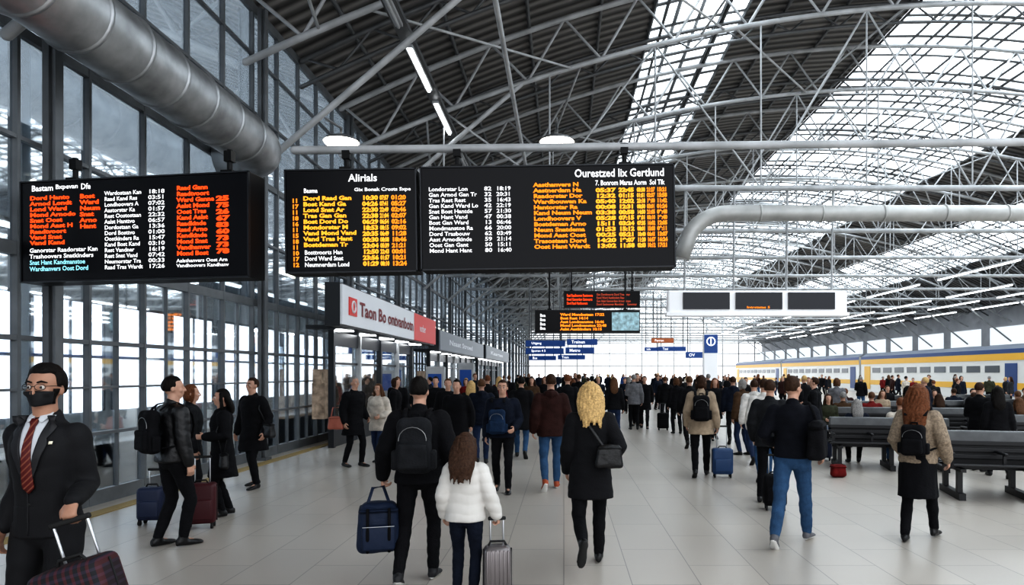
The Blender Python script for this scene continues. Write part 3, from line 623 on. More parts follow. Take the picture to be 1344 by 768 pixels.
# milky skylight panes: daylight put in as emission, strength varied by noise
skym=emis('skylight_glow',(.86,.94,1.0),4.4)
nt=skym.node_tree; em=[n for n in nt.nodes if n.type=='EMISSION'][0]
tc=nt.nodes.new('ShaderNodeTexCoord'); nz=nt.nodes.new('ShaderNodeTexNoise'); nz.inputs['Scale'].default_value=.35; nz.inputs['Detail'].default_value=5; mr=nt.nodes.new('ShaderNodeMapRange'); mr.inputs[1].default_value=.35; mr.inputs[2].default_value=.65; mr.inputs[3].default_value=1.1; mr.inputs[4].default_value=6.2
nt.links.new(tc.outputs['Object'],nz.inputs[0]); nt.links.new(nz.outputs[0],mr.inputs[0]); nt.links.new(mr.outputs[0],em.inputs[1])
wn=1
for a,b_ in SKY:
    y=Y0
    while y<Y1:
        y2=min(y+6,Y1); n=4 if b_-a<5 else 9; xs=np.linspace(a,b_,n+1)
        f=G(); pn=G()
        for i in range(n+1):
            x=float(xs[i]); f.tube([(x,y,roofz(x)-.06),(x,y2,roofz(x)-.06)],.065,n=4,rnd=False)
        for yy in np.arange(y,y2,1.5):
            f.tube([(float(x),float(yy),roofz(float(x))-.05) for x in xs],.06,n=4,rnd=False)
        for i in range(n):
            x0,x1=float(xs[i]),float(xs[i+1]); k=len(pn.v)
            pn.v+=[(x0,y,roofz(x0)),(x1,y,roofz(x1)),(x1,y2,roofz(x1)),(x0,y2,roofz(x0))]; pn.f.append((k,k+1,k+2,k+3))
        o=obj('window_%d'%wn,f.mesh(smooth=False),None,GRYM,kind='structure',label='roof skylight bay with glazing bars'); wn+=1
        obj('glass',pn.mesh(smooth=False),o,skym)
        y=y2
# trusses
arcx=np.linspace(-6.5,36.5,44)
def bot(X): return roofz(X)-1.55-.25*math.cos((X-15)/21.5*1.57)
TIE=7.25
tg_top=G().tube([(float(x),0,roofz(float(x))-.18) for x in arcx],.085,n=8)
tg_bot=G().tube([(float(x),0,bot(float(x))) for x in arcx],.075,n=8)
tg_web=G(); xs=np.linspace(-6.4,36.4,41)
for i in range(40):
    x0,x1=float(xs[i]),float(xs[i+1])
    a=(x0,0,bot(x0) if i%2 else roofz(x0)-.18); b_=(x1,0,roofz(x1)-.18 if i%2 else bot(x1)); tg_web.tube([a,b_],.042,n=6)
tg_tie=G().tube([(-6.5,0,TIE),(36.5,0,TIE)],.09,n=10)
tg_h=G(); hx=np.linspace(-3.5,33.5,13)
for i in range(13):
    x=float(hx[i]); tg_h.tube([(x,0,TIE),(x,0,bot(x))],.028,n=6)
    if i<12:
        x1=float(hx[i+1]); tg_h.tube([(x,0,TIE) if i%2 else (x,0,bot(x)),(x1,0,bot(x1)) if i%2 else (x1,0,TIE)],.032,n=6)
tg_k=G().tube([(-6.5,0,5.8),(-1.2,0,bot(-1.2))],.07,n=8); tg_k2=G().tube([(36.5,0,4.5),(31,0,bot(31))],.07,n=8)
tmesh=[(n_,q.mesh()) for n_,q in(('top_chord',tg_top),('bottom_chord',tg_bot),('web',tg_web),('knee_brace',tg_k),('knee_brace',tg_k2),('tie_beam',tg_tie),('hanger',tg_h))]
for n_,q in tmesh: q.materials.append(WHM)
ty=2
while ty<126:
    e=obj('roof_truss',None,None,None,(0,ty,0),'arched tubular steel roof truss spanning the hall','roof truss',group='arched roof trusses')
    for n_,q in tmesh:
        if ty<20 and n_ in('tie_beam','hanger'): continue
        obj(n_,q,e)
    ty+=6
ribs=[('top_chord',G().tube([(float(x),0,roofz(float(x))-.16) for x in arcx],.075,n=6).mesh()),('bottom_chord',G().tube([(float(x),0,roofz(float(x))-.80) for x in arcx],.06,n=6).mesh())]
rw=G(); xs=np.linspace(-6.4,36.4,53)
for i in range(52):
    x0,x1=float(xs[i]),float(xs[i+1]); rw.tube([(x0,0,roofz(x0)-(.80 if i%2 else .16)),(x1,0,roofz(x1)-(.16 if i%2 else .80))],.035,n=5)
ribs.append(('web',rw.mesh()))
for n_,q in ribs: q.materials.append(GRYM)
for ty in range(11,90,6):
    e=obj('roof_rib',None,None,None,(0,ty,0),'slender arched lattice rib under the roof glazing','roof rib',group='intermediate lattice ribs')
    for n_,q in ribs: obj(n_,q,e)
g=G().tube([(-3.2,8.15,4.50),(36.5,8.15,4.95)],.05,n=10); obj('support_beam',g.mesh(),None,WHM,label='long steel tube beam carrying the display boards',cat='beam')
pur=G().tube([(0,Y0,0),(0,Y1,0)],.055,n=6).mesh()
pur.materials.append(GRYM)
for x in np.arange(-5.2,36,2.1):
    x=float(x); obj('purlin',pur,None,None,(x,0,roofz(x)-.1),'long straight steel purlin under roof deck','purlin',group='roof purlins')
for i,ty in enumerate(range(8,50,6)):
    for x in(-4,0.5,5,10,15,20,25):
        a=V((x,ty,bot(x))); b_=V((x+4.2,ty+6,bot(x+4.2))) if (i+int(x))%2 else V((x-1,ty+6,bot(x-1)))
        if b_.x<-6.4: continue
        g=G().tube([a,b_],.035,n=6); obj('roof_brace',g.mesh(),None,WHM,label='diagonal tubular steel brace between trusses',cat='brace',group='roof braces')
# left glass wall
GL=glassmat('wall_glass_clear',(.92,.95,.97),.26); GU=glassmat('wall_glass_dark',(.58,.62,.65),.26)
def bay(y0,y1):
    global wn
    w=y1-y0; f=G(); f.box((-6.6,y0,4.85),(.09,.05,9.7))
    if w<2: f.box((-6.6,y0+w/2,1.7),(.05,.025,3.3))
    for z,t in((.10,.20),(1.0,.045),(1.65,.03),(2.28,.06),(3.35,.16),(4.7,.05),(6.0,.12),(7.4,.05),(8.6,.05),(9.6,.2)): f.box((-6.6,(y0+y1)/2,z),(.08,w-.05,t))
    o=obj('window_%d'%wn,f.mesh(smooth=False),None,DKM,kind='structure',label='glazed wall bay with dark steel mullions'); wn+=1
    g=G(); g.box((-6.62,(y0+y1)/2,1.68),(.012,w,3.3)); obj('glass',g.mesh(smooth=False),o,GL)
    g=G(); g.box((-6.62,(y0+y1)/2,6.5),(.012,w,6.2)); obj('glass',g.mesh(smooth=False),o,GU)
y=-3.0
while y<45: bay(y,y+1.25); y+=1.25
while y<126: bay(y,y+3.0); y+=3
for ty in range(2,126,6):
    g=G(); g.box((-6.45,0,4.8),(.08,.14,9.6)); g.box((-6.39,0,4.8),(.08,.04,9.6)); g.box((-6.34,0,4.8),(.03,.14,9.6)); g.box((-6.39,0,.03),(.22,.28,.06))
    obj('wall_column',g.mesh(smooth=False),None,DKM,(0,ty+.6,0),'dark steel column standing along the glass wall','column')
g=G(); g.box((-13.1,60,2.4),(.2,136,5.0)); obj('wall_left',g.mesh(smooth=False),None,mat('annex_wall',(.55,.58,.60),.7,var=.3,vscale=.6),kind='structure',label='grey wall of neighbouring corridor')
AW=emis('annex_added_glow',(.82,.90,1.0),3.2)  # added glowing panels that brighten the view through the glass wall
for i in range(26):
    yy=6+i*3.0; g=G(); g.box((-12.96,yy,2.3),(.06,2.6,.08)); g.box((-12.96,yy,3.8),(.06,2.6,.08)); g.box((-12.96,yy-1.3,2.3),(.06,.08,3.0)); g.box((-12.96,yy+1.3,2.3),(.06,.08,3.0)); g.box((-12.96,yy,2.3),(.06,.06,3.0))
    o=obj('window_%d'%wn,g.mesh(smooth=False),None,DKM,kind='structure',label='added glowing corridor panel with dark frame'); wn+=1
    g=G(); g.box((-12.985,yy,2.3),(.02,2.6,3.0)); obj('glass',g.mesh(smooth=False),o,AW)
g=G(); g.box((-9.95,60,-.25),(6.3,136,.5)); obj('floor',g.mesh(smooth=False),None,mat('annex_floor',(.58,.58,.57),.3,var=.15,vscale=1),kind='structure',label='corridor floor beyond glass wall')
g=G(); g.box((-9.95,60,4.95),(6.3,136,.1)); obj('ceiling',g.mesh(smooth=False),None,mat('annex_ceiling',(.50,.51,.52),.8,var=.15),kind='structure',label='corridor ceiling beyond glass wall')
LT=emis('tube_light',(.95,.98,1.0),10); LTD=emis('tube_light_soft',(.95,.98,1.0),7); LTW=emis('tube_light_warm',(1,.90,.72),9)
def linlight(loc,L_,on=True,em=None,rz=0,label='long fluorescent tube light fixture under the roof',r=.04):
    e=obj('tube_light',None,None,None,loc,label,'light'); e.rotation_euler=(0,0,rz)
    g=G(); g.box((0,0,.05),(.16+2*(r-.04),L_,.07)); obj('housing',g.mesh(smooth=False),e,WHM)
    g=G(); g.tube([(0,-L_/2+.05,-.01),(0,L_/2-.05,-.01)],r,n=8); obj('lamp_tube',g.mesh(),e,(em or LT) if on else WHM)
    return e
for yy in range(8,50,3):
    linlight((-8.2,yy+.5,4.815),1.8,em=LTW,r=.08,label='warm tube light on the corridor ceiling'); linlight((-11.0,yy-.6,4.815),1.8,em=LTD,r=.08,label='white tube light on the corridor ceiling')
g=G(); g.box((-3.4,40,9.12),(.30,76,.10)); obj('cable_tray',g.mesh(smooth=False),None,GRYM,label='long steel cable tray carrying light fixtures',cat='cable tray')
for yy,on in((10.5,0),(13,0),(16.2,1),(19.3,1),(23,0),(27,1),(33,1),(39,1),(45,1)): linlight((-3.4,yy,8.985),2.3,bool(on))
g=G(); g.tube([(-1.35,3,9.2),(-1.35,80,9.2)],.06,n=8); obj('conduit_pipe',g.mesh(),None,WHM,label='long pale conduit pipe under the roof',cat='pipe')
for X_,Z_ in((26.5,7.08),(30,7.08),(33.5,7.08),(21,7.08)):
    for yy in range(26,100,9): linlight((X_,yy,Z_),7.0,True,LTD)
g=G(); g.box((37.1,60,3.4),(.3,136,9.2)); obj('wall_right',g.mesh(smooth=False),None,mat('right_wall',(.36,.37,.39),.8,var=.2,vscale=.5),kind='structure',label='pale grey side wall of train shed')
for i in range(22):
    g=G(); g.box((36.90,3+i*6,5.0),(.10,4.6,1.5))
    obj('window_%d'%wn,g.mesh(smooth=False),None,emis('side_window_glow',(.80,.88,.95),.75),kind='structure',label='pale side window strip above platform'); wn+=1  # sky brightness put into the panes as emission
g=G()
for x in np.arange(-6.5,37,3.0): g.box((float(x),127.5,5),(.2,.2,12))
for z in (3.2,5.5,8,10.5): g.box((15,127.5,z),(43,.16,.18))
obj('window_%d'%wn,g.mesh(smooth=False),None,WHM,kind='structure',label='far glazed end screen mullions'); wn+=1
# ducts
DUCT=mat('duct_galvanised',(.40,.41,.42),.40,.75,var=.3,vscale=2.5); DUCT2=mat('duct_pale',(.44,.44,.43),.45,.3,var=.15,vscale=2)
def duct(pts,r,label,step=1.0,m_=None):
    e=obj('air_duct',None,None,None,None,label,'duct'); m_=m_ or DUCT
    obj('duct_pipe',G().tube(pts,r,n=28,rnd=False).mesh(),e,m_)
    pts=[V(q) for q in pts]
    for a,b_ in zip(pts[:-1],pts[1:]):
        L_=(b_-a).length; n=int(L_/step)
        for i in range(n):
            q=a.lerp(b_,(i+.5)/n); t=(b_-a).normalized(); obj('duct_joint_ring',G().tube([q-t*.022,q+t*.022],r+.022,n=28,rnd=False).mesh(),e,m_)
duct([(-5.62,-3,5.98),(-5.62,12.3,5.98)]+[(-5.62-.6*(1-math.cos(a)),12.3+.8*math.sin(a),5.98) for a in np.linspace(.2,1.5,7)]+[(-6.5,13.12,5.98)],.44,'large round galvanised air duct running along glass wall',.8)
D2=18.5; zc=CH+(490-280)*D2/F
duct([(36,D2,zc),(4.45,D2,zc)]+[(4.45-1.15*math.sin(a),D2,zc-.95*(1-math.cos(a))) for a in np.linspace(.2,1.4,7)]+[(3.18,D2,zc-1.2)],.215,'horizontal round air duct with downward elbow crossing the hall',1.6,DUCT2)
# dome lamps
for px in(448,731):
    q=W(px,185,8.75); e=obj('pendant_lamp',None,None,None,q,'round glowing dome pendant lamp hanging from steel beam','lamp'); e.scale=(.62,.62,.62)
    g=G(); n=32; prof=[(.05,.12),(.18,.095),(.30,.045),(.36,-.01),(.365,-.025)]
    g.loft([[(r*math.cos(2*math.pi*j/n),r*math.sin(2*math.pi*j/n),z) for j in range(n)] for r,z in prof],cap=False); obj('lamp_shade',g.mesh(),e,GRYM)
    g=G(); g.ell((0,0,-.03),(.34,.34,.12),28); obj('diffuser',g.mesh(),e,emis('lamp_warm',(1,.95,.84),6))
    g=G(); g.tube([(0,0,.10),(0,-.02,.26),(0,-.92,.12)],.025,n=8); obj('bracket_arm',g.mesh(),e,GRYM)
# ------------------------------------------------------------ text and boards
def textmesh(body,w,h,bold=.0,align='LEFT',space=1.0):
    cu=bpy.data.curves.new('t','FONT'); cu.body=body; cu.size=1; cu.offset=bold; cu.align_x=align; cu.resolution_u=2; cu.space_line=space
    o=bpy.data.objects.new('t',cu); COL.objects.link(o); dg=bpy.context.evaluated_depsgraph_get(); dg.update()
    me=bpy.data.meshes.new_from_object(o.evaluated_get(dg)); bpy.data.objects.remove(o)
    c_=getco(me); mn,mx_=c_.min(0),c_.max(0); sx=w/(mx_[0]-mn[0]) if w else h/(mx_[1]-mn[1]); sy=h/(mx_[1]-mn[1])
    out=np.zeros_like(c_); out[:,0]=(c_[:,0]-mn[0])*sx; out[:,2]=(c_[:,1]-mx_[1])*sy; out[:,1]=-(c_[:,2]); setco(me,out); return me
wr=random.Random(3)
SYL=['Aalst','Raad','Arnod','Gan','Hant','Bost','Neum','Dord','Oost','Snat','Kand','Rest','Mond','Vand','Aast','Lond','Tras','Ward']; SY2=['hoovers','kinders','manstoe','tvoorts','nerdam','bouwen','ostaan','deman','hanvers','orstar']
def words(n): return ' '.join(wr.choice(SYL)+(wr.choice(SY2) if i and wr.random()<.7 else '') for i in range(n))
def wfix(L_,v=4):
    t=''
    while len(t)<L_: t+=wr.choice(SYL)+(wr.choice(SY2) if wr.random()<.4 else '')+' '
    return t[:L_-wr.randrange(0,v)]
def nums(): return '%02d:%02d'%(wr.randrange(24),wr.randrange(60))
TW=emis('text_white',(.9,.92,.95),1.1); TO=emis('text_orange',(1,.30,.03),1.15); TY=emis('text_yellow',(1,.44,.05),1.15); TR=emis('text_red',(1,.10,.02),1.2); TCY=emis('text_cyan',(.35,.8,.95),1.0)
SCR=mat('screen_black',(.002,.002,.004),.3,spec=.25); CAS=mat('casing_black',(.005,.005,.006),.5,spec=.3)
def board(cpx,cpy,D,wpx,hpx,depth,label,yaw=0,roll=-.015,rods=(),name='departure_board',rodh=.30):
    e=obj(name,None,None,None,W(cpx,cpy,D),label,'display board'); e.rotation_euler=(0,roll,yaw); k=D/F
    w,h=wpx*k,hpx*k
    g=G(); g.rbox((0,depth/2,0),(w,depth,h),.012,2); obj('casing',g.mesh(smooth=False),e,CAS)
    g=G(); g.box((0,-.004,0),(w-.04,.012,h-.04)); obj('screen',g.mesh(smooth=False),e,SCR)
    g=G(); t=.02
    for s_ in(-1,1): g.box((0,-.008,s_*(h/2-.008)),(w,.03,.016)); g.box((s_*(w/2-.008),-.008,0),(.016,.03,h))
    obj('bezel',g.mesh(smooth=False),e,mat('bezel_grey',(.03,.032,.036),.35,.5))
    for rx in rods:
        g=G(); g.tube([(rx*k,depth/2,h/2),(rx*k,depth/2,h/2+rodh)],.03,n=10,rnd=False); g.box((rx*k,depth/2,h/2+.03),(.14,.14,.05)); g.box((rx*k,depth/2,h/2+.22),(.09,.09,.12)); obj('hanger_rod',g.mesh(smooth=False),e,CAS)
    return e
def block(e,cpx,cpy,D,x0,x1,y0,y1,body,m_,name='text_column',bold=.022,lab=None):
    k=D/F; me=textmesh(body,(x1-x0)*k,(y1-y0)*k,bold); o=obj(name,me,e,m_,((x0-cpx)*k,-.014,(cpy-y0)*k))
    if lab: o['label']=lab
    return o
def col(n,f): return '\n'.join(f() for _ in range(n))
D=7.8; cx,cy=174,300; e=board(cx,cy,D,332,136,.30,'large black hanging departure board with red and white text rows',yaw=-.14,roll=-.004,rods=(-100,127))
block(e,cx,cy,D,26,58,238,246,'Bastam',TW,'header_text'); block(e,cx,cy,D,62,95,238,246,'Bxpevan',TW,'header_text'); block(e,cx,cy,D,100,114,238,246,'Dfe',TW,'header_text')
block(e,cx,cy,D,22,92,252,318,col(9,lambda:wfix(11,3)),TR,bold=.055); block(e,cx,cy,D,97,128,252,298,col(6,lambda:wfix(5,2)),TR,bold=.055)
block(e,cx,cy,D,22,124,322,336,col(2,lambda:wfix(26)),TW); block(e,cx,cy,D,22,110,338,353,col(2,lambda:wfix(24)),TCY,lab='cyan text rows'); block(e,cx,cy,D,134,190,250,353,col(14,lambda:wfix(15)),TW)
block(e,cx,cy,D,198,222,250,353,col(14,lambda:nums()),TW); block(e,cx,cy,D,238,292,247,338,col(12,lambda:wfix(10,2)),TR,bold=.055); block(e,cx,cy,D,294,314,262,337,col(9,lambda:str(wr.randrange(20,99))),TR,bold=.07)
block(e,cx,cy,D,238,312,342,353,wfix(22)+'\n'+wfix(22),TW)
D=8.0; cx,cy=461,290; e=board(cx,cy,D,173,136,.30,'black hanging arrivals board with yellow and white text rows',rods=(-10,))
block(e,cx,cy,D,458,496,229,239,'Alirials',TW,'header_text',.02); block(e,cx,cy,D,400,418,247,253,'Basma',TW,'header_text'); block(e,cx,cy,D,466,540,247,253,'Gix Bonak Crosts Sxpe',TW,'header_text')
block(e,cx,cy,D,385,393,260,350,col(12,lambda:str(wr.randrange(10,19))),TO,bold=.05); block(e,cx,cy,D,398,468,257,324,col(9,lambda:wfix(14,3)),TY,bold=.05); block(e,cx,cy,D,400,458,328,350,col(3,lambda:wfix(17)),TW)
for a,b_ in((476,497),(499,511),(514,534)): block(e,cx,cy,D,a,b_,257,350,col(12,nums),TY if a<510 else TO,bold=.06)
cx,cy=719,285; e=board(cx,cy,D,334,136,.30,'wide black hanging departure board with orange and white rows',rods=(103,-120))
block(e,cx,cy,D,755,872,223,234,'Ourestzed Iix Gertlund',TW,'header_text',.02); block(e,cx,cy,D,782,873,238,245,'7. Bonrom Maras Aorm  Sol Tlk',TW,'header_text')
block(e,cx,cy,D,563,628,244,330,col(12,lambda:wfix(16)),TW); block(e,cx,cy,D,636,646,244,330,col(12,lambda:str(wr.randrange(10,99))),TW); block(e,cx,cy,D,652,671,244,330,col(12,nums),TW)
block(e,cx,cy,D,700,777,240,327,col(12,lambda:wfix(15,3)),TO,bold=.05); block(e,cx,cy,D,782,809,248,327,col(11,nums),TY,bold=.06)
for a,b_ in((812,833),(836,847),(849,860),(862,876)): block(e,cx,cy,D,a,b_,248,327,col(11,nums),TO if a>840 else TY,bold=.07)
# mid boards
D=24; cx,cy=771,422; e=board(cx,cy,D,138,30,.25,'smaller hanging screen with orange text and a map panel',roll=0,rods=(-50,50),rodh=3.2)
block(e,cx,cy,D,709,716,412,433,col(4,lambda:'Bxa'),TW); block(e,cx,cy,D,735,796,411,434,col(5,lambda:words(2)+' '+nums()),TO,bold=.05)
k=D/F; g=G(); g.box((50*k,-.012,0),(36*k,.01,24*k)); obj('map_panel',g.mesh(smooth=False),e,mat('map_panel',(.26,.38,.42),.5,var=.8,vscale=7,emit=.4))
D=30; cx,cy=790,393; e=board(cx,cy,D,100,22,.25,'dark hanging board with dim red text rows',roll=0,rods=(-40,40),rodh=1.9)
block(e,cx,cy,D,744,778,386,400,col(3,lambda:words(3)),TR); block(e,cx,cy,D,783,836,385,401,col(4,lambda:words(4)),emis('text_dim',(.45,.09,.05),1))
D=20; k=D/F; e=obj('display_gantry',None,None,None,W(995,398,D),'white hanging gantry holding three dark screens','display board')
GW=mat('gantry_white_glow',(.85,.86,.88),.5,emit=.12)  # slight emission added to lift front faces left dark by overhead light
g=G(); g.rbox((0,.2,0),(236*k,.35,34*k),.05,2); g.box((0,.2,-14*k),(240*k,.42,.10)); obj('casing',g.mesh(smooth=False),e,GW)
for x in(-68,1,70):
    g=G(); g.box((x*k,.0,3*k),(61*k,.06,22*k)); obj('screen',g.mesh(smooth=False),e,mat('screen_blue_black',(.006,.008,.016),.3))
block(e,995,398,D,980,1010,402,405,'Intrstatas 5',TO).location.y=-.04
for x in(-95,-30,40,100):
    g=G(); g.tube([(x*k,.2,17*k),(x*k,.1,TIE-W(0,398,D).z)],.035,n=8); obj('hanger_rod',g.mesh(),e,WHM)
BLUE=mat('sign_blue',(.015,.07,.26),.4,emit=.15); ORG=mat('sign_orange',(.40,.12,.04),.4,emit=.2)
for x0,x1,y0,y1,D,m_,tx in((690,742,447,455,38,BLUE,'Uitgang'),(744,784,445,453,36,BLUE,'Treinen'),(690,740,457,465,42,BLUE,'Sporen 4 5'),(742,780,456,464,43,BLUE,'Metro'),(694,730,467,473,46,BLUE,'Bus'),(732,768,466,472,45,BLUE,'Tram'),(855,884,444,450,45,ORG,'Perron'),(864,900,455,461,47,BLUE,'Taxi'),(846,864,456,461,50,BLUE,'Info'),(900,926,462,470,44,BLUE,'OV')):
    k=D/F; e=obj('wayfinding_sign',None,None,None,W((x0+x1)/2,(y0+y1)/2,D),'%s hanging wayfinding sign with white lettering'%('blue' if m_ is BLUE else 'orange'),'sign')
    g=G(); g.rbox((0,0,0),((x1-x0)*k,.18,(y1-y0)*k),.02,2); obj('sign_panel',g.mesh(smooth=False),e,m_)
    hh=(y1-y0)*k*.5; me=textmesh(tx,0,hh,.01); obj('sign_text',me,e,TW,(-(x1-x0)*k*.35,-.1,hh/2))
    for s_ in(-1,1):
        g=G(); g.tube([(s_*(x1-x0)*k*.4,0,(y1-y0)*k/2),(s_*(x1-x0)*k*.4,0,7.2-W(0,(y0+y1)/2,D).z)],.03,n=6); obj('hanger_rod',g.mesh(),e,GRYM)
D=34; k=D/F; e=obj('sign_totem',None,None,None,(GX(932,D),D,0),'tall white pillar sign with blue panel and round emblem','sign')
g=G(); g.rbox((0,.0,1.9),(.70,.35,3.8),.03,2); obj('pillar',g.mesh(smooth=False),e,GW)
g=G(); g.box((0,-.19,3.3),(.66,.03,.9)); obj('blue_panel',g.mesh(smooth=False),e,BLUE)
g=G(); g.tube([(.2*math.cos(a),-.215,3.42+.2*math.sin(a)) for a in np.linspace(0,6.283,17)],.03,n=6,rnd=False); g.tube([(0,-.215,3.3),(0,-.215,3.55)],.03,n=6); obj('emblem',g.mesh(),e,TW)
# ------------------------------------------------------------ shop
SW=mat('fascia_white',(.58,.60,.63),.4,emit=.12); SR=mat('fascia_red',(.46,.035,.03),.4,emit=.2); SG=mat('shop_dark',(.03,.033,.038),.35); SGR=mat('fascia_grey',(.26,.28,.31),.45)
def shop(y0,y1,ztop,zbot,label,tx,red,X0=-5.0):
    e=obj('shop_kiosk',None,None,None,(0,0,0),label,'shop'); L_=y1-y0; ym=(y0+y1)/2
    g=G(); g.box((X0-.20,ym,(ztop+zbot)/2),(.34,L_,ztop-zbot)); obj('sign_box',g.mesh(smooth=False),e,SG)
    g=G(); g.box(((X0-6.4)/2-.15,ym+.8,zbot+.08),(1.1,L_-1.6,.10)); obj('canopy',g.mesh(smooth=False),e,SG)
    g=G(); g.box((X0,y0+L_*(.5 if not red else .33),(ztop+zbot)/2),(.05,L_*(1 if not red else .66),ztop-zbot-.08)); obj('fascia',g.mesh(smooth=False),e,SW if red else SGR)
    if red:
        g=G(); g.box((X0+.004,y1-L_*.17,(ztop+zbot)/2),(.055,L_*.34,ztop-zbot-.08)); obj('fascia_red_panel',g.mesh(smooth=False),e,SR)
        g=G(); g.box((X0+.035,y0+.75,(ztop+zbot)/2),(.02,.6,.42)); obj('logo_panel',g.mesh(smooth=False),e,SR)
        g=G(); g.tube([(X0+.055,y0+.75+.13*math.cos(a),(ztop+zbot)/2+.13*math.sin(a)) for a in np.linspace(0,6.283,15)],.025,n=6,rnd=False); obj('logo_ring',g.mesh(),e,SW)
        me=textmesh('vonber',0,.26,.015); o=obj('shop_name_text',me,e,SW,(X0+.045,y1-L_*.27,(ztop+zbot)/2+.13)); o.rotation_euler=(0,0,math.pi/2)
    h=(ztop-zbot)*(.36 if red else .28); me=textmesh(tx,L_*(.53 if red else .5),h,.025)
    o=obj('shop_name_text',me,e,mat('letter_red',(.22,.03,.035),.5) if red else SW,(X0+.04,y0+(L_*.115 if red else L_*.15),(ztop+zbot)/2+h/2)); o.rotation_euler=(0,0,math.pi/2)
    for i in range(int(L_/2.2)+1):
        yy=y0+1.6+i*2.2
        if yy>y1: break
        g=G(); g.box((-5.75,yy,zbot/2),(.14,.14,zbot)); obj('post',g.mesh(smooth=False),e,WHM if i%2 else SG)
        if yy+2.2<=y1:
            g=G(); g.box((-5.78,yy+1.1,.35),(.05,2.06,.7)); g.box((-5.78,yy+1.1,zbot-.2),(.08,2.06,.35)); g.box((-5.78,yy+1.1,2.1),(.05,2.06,.06)); g.box((-5.78,yy+.04,zbot/2),(.05,.05,zbot)); g.box((-5.78,yy+2.16,zbot/2),(.05,.05,zbot)); obj('shopfront_frame',g.mesh(smooth=False),e,SG)
            g=G(); g.box((-5.8,yy+1.1,1.6),(.012,2.06,1.9)); obj('shop_glass',g.mesh(smooth=False),e,GL)
            g=G(); g.box((-6.15,yy+1.1,1.15),(.3,1.9,.9)); g.box((-6.2,yy+1.1,1.7),(.2,1.8,.5)); obj('display_counter',g.mesh(smooth=False),e,mat('shop_warm',(.28,.22,.17),.6,var=.8,vscale=5,emit=.2))
    for i in range(5):
        g=G(); g.box((-5.5,y0+1.8+i*(L_-1)/5,zbot),(.4,.25,.05)); obj('downlight',g.mesh(smooth=False),e,LTD)
    return e
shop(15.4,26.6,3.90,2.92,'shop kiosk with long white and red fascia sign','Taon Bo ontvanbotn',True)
shop(27.6,42.5,3.62,2.76,'shop kiosk with plain grey fascia sign','Nsaat Stroed',False)
shop(44,62,3.7,2.8,'distant shop kiosk with plain grey fascia','Kaarten',False)
for px,D,h in((612,30,2.3),(572,26,2.1)):
    e=obj('information_kiosk',None,None,None,(GX(px,D),D,0),'grey freestanding information kiosk with small screen','kiosk')
    g=G(); g.rbox((0,0,h/2),(.7,.4,h),.04,2); obj('kiosk_body',g.mesh(smooth=False),e,WHM)
    g=G(); g.box((0,-.21,h*.72),(.5,.02,h*.3)); obj('screen',g.mesh(smooth=False),e,BLUE)
# ------------------------------------------------------------ benches
BG=mat('bench_grey',(.12,.125,.13),.4,.4,var=.15); BD=mat('bench_black',(.015,.015,.017),.45)
def bench_parts(L_):
    P=[]
    g=G(); g.rbox((0,0,.90),(L_,.14,.17),.02,2); P.append(('back_panel',g.mesh(smooth=False),BG))
    g=G(); g.box((0,0,.62),(L_-.1,.06,.44)); P.append(('back_core',g.mesh(smooth=False),BD))
    for s_ in(-1,1):
        g=G()
        for i in range(5): g.rbox((0,s_*(.14+i*.105),.475+(.012*i if 1 else 0)),(L_,.085,.035),.01,2)
        P.append(('seat',g.mesh(smooth=False),BD))
        for i in range(3):
            g=G(); g.rbox((0,s_*(.06+.012*i),.80-.10*i),(L_,.03,.07),.01,2); P.append(('back_slat',g.mesh(smooth=False),BD))
    for x in(-L_/2+.15,0,L_/2-.15):
        g=G(); g.box((x,0,.44),(.07,1.10,.05)); g.box((x,0,.05),(.09,1.0,.10)); g.box((x,.34,.25),(.07,.09,.36)); g.box((x,-.34,.25),(.07,.09,.36)); P.append(('leg',g.mesh(smooth=False),BD))
    for x in(-L_/2+.03,-L_/6,L_/6,L_/2-.03):
        g=G(); g.rbox((x,0,.68),(.05,1.0,.04),.015,2); g.box((x,-.42,.57),(.04,.04,.2)); g.box((x,.42,.57),(.04,.04,.2)); P.append(('armrest',g.mesh(smooth=False),BD))
    for n_,q,m_ in P: q.materials.append(m_)
    return P
BP=bench_parts(2.15)
def bench(px,D,rz=0):
    e=obj('bench',None,None,None,(GX(px,D),D,0),'double-sided black slatted bench with grey back panel','bench',group='waiting benches'); e.rotation_euler=(0,0,math.radians(rz))
    for n_,q,m_ in BP: obj(n_,q,e)
    return e
for a in BN: bench(*a)
for bi,dx,side,me in((3,.7,1,sitp),(3,-.5,-1,sitp2),(4,-.1,1,sitp2),(4,-.75,-1,sitp),(7,.3,1,sitp),(6,.4,-1,sitp2),(5,-.6,1,sitp),(2,.05,1,sitp2),(2,-.7,1,sitp),(1,.3,1,sitp),(8,-.4,-1,sitp),(9,.2,-1,sitp2),(10,.4,-1,sitp),(7,-.6,-1,sitp2),(1,-.5,1,sitp2),(3,0,1,sitp),(4,.7,1,sitp),(6,-.5,1,sitp),(7,.6,-1,sitp),(9,-.6,-1,sitp),(10,-.4,-1,sitp2)):
    px,Db,rz=BN[bi]; q=M.Translation((GX(px,Db),Db,0))@M.Rotation(math.radians(rz),4,'Z')@V((dx,side*.30,0))
    crowd(q.x,q.y,1.75,rz+(0 if side>0 else 180),None,None,None,None,'seated travellers on benches',0,me,'sitting on a bench')
shoulderbag(M.Translation((GX(1100,12.2),12.2,0)),1,(0,0,.12),(.28,.2,.22),RED,'small dark red bag standing on the floor near benches',None,'bag')
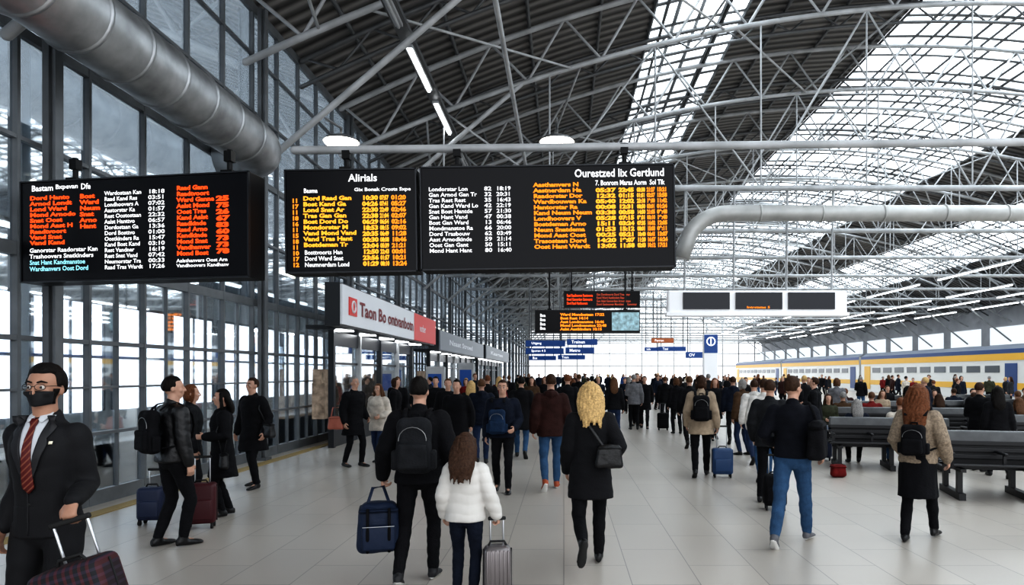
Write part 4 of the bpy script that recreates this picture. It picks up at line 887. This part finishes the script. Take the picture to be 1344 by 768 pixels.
# ------------------------------------------------------------ train
TRW=mat('train_white',(.66,.66,.64),.35,coat=.3); TRY_=mat('train_yellow',(.72,.42,.05),.35); TRB=mat('train_blue',(.03,.07,.20),.35); WIN=mat('train_window',(.09,.10,.11),.1); TRR=mat('train_roof',(.20,.23,.28),.5)
CP=[]; X0=31.0; Lc=25.5
prof=[(0,-.05),(0,3.55),(.5,3.80),(1.45,3.9),(2.4,3.80),(2.9,3.55),(2.9,-.05)]
CP.append(('coach_body',G().loft([[(x,y,z) for x,z in prof] for y in(0,Lc)]).mesh(smooth=False),TRW))
CP.append(('roof_cover',G().loft([[(x,y,z) for x,z in((-.02,3.55),(.48,3.83),(1.45,3.93),(2.42,3.83),(2.92,3.55))] for y in(0,Lc)]).mesh(smooth=False),TRR))
CP.append(('blue_band',G().box((-.012,Lc/2,3.40),(.03,Lc-.05,.30)).mesh(smooth=False),TRB))
CP.append(('yellow_band',G().box((-.012,Lc/2,3.0),(.03,Lc-.05,.48)).mesh(smooth=False),TRY_))
CP.append(('yellow_skirt',G().box((-.01,Lc/2,.95),(.03,Lc-.05,.45)).mesh(smooth=False),TRY_))
for i in range(9):
    y=3.6+i*2.3; CP.append(('train_window',G().rbox((-.02,y,2.15),(.03,1.7,.5),.012,2).mesh(smooth=False),WIN))
for y in(1.5,Lc-1.5):
    CP.append(('train_door',G().rbox((-.025,y,1.4),(.04,1.3,2.3),.01,2).mesh(smooth=False),TRB if y<5 else TRY_)); 
for y in(4,Lc-4):
    g=G(); g.box((1.45,y,-.45),(2.2,3.2,.3))
    for dy in(-1.1,1.1):
        for x in(.5,2.4): g.tube([(x-.06,y+dy,-.55),(x+.06,y+dy,-.55)],.42,n=18,rnd=False)
    CP.append(('bogie',g.mesh(smooth=False),BD))
for n_,q,m_ in CP: q.materials.append(m_)
for i in range(4):
    e=obj('train_coach',None,None,None,(X0,20+i*26,0),'white passenger coach with blue and yellow bands at platform','train',group='coaches of the passenger train')
    for n_,q,m_ in CP: obj(n_,q,e)
# ------------------------------------------------------------ light and camera
w=bpy.data.worlds.new('World'); scn.world=w; w.use_nodes=True; bg=w.node_tree.nodes['Background']; bg.inputs[0].default_value=(.93,.96,1,1); bg.inputs[1].default_value=1.55
cam=bpy.data.cameras.new('Camera'); cam.sensor_width=36; cam.lens=36*F/1344; cam.shift_x=-(CX-672)/1344; cam.shift_y=(CY-384)/1344; cam.clip_end=400
co=bpy.data.objects.new('Camera',cam); COL.objects.link(co); co.location=(0,0,CH); co.rotation_euler=(math.pi/2,0,0); scn.camera=co
scn.view_settings.view_transform='Standard'
scn.view_settings.exposure=.2
for lk in ('High Contrast','Medium High Contrast'):
    try:
        scn.view_settings.look=lk; print('look',lk); break
    except Exception as ex: print(ex)
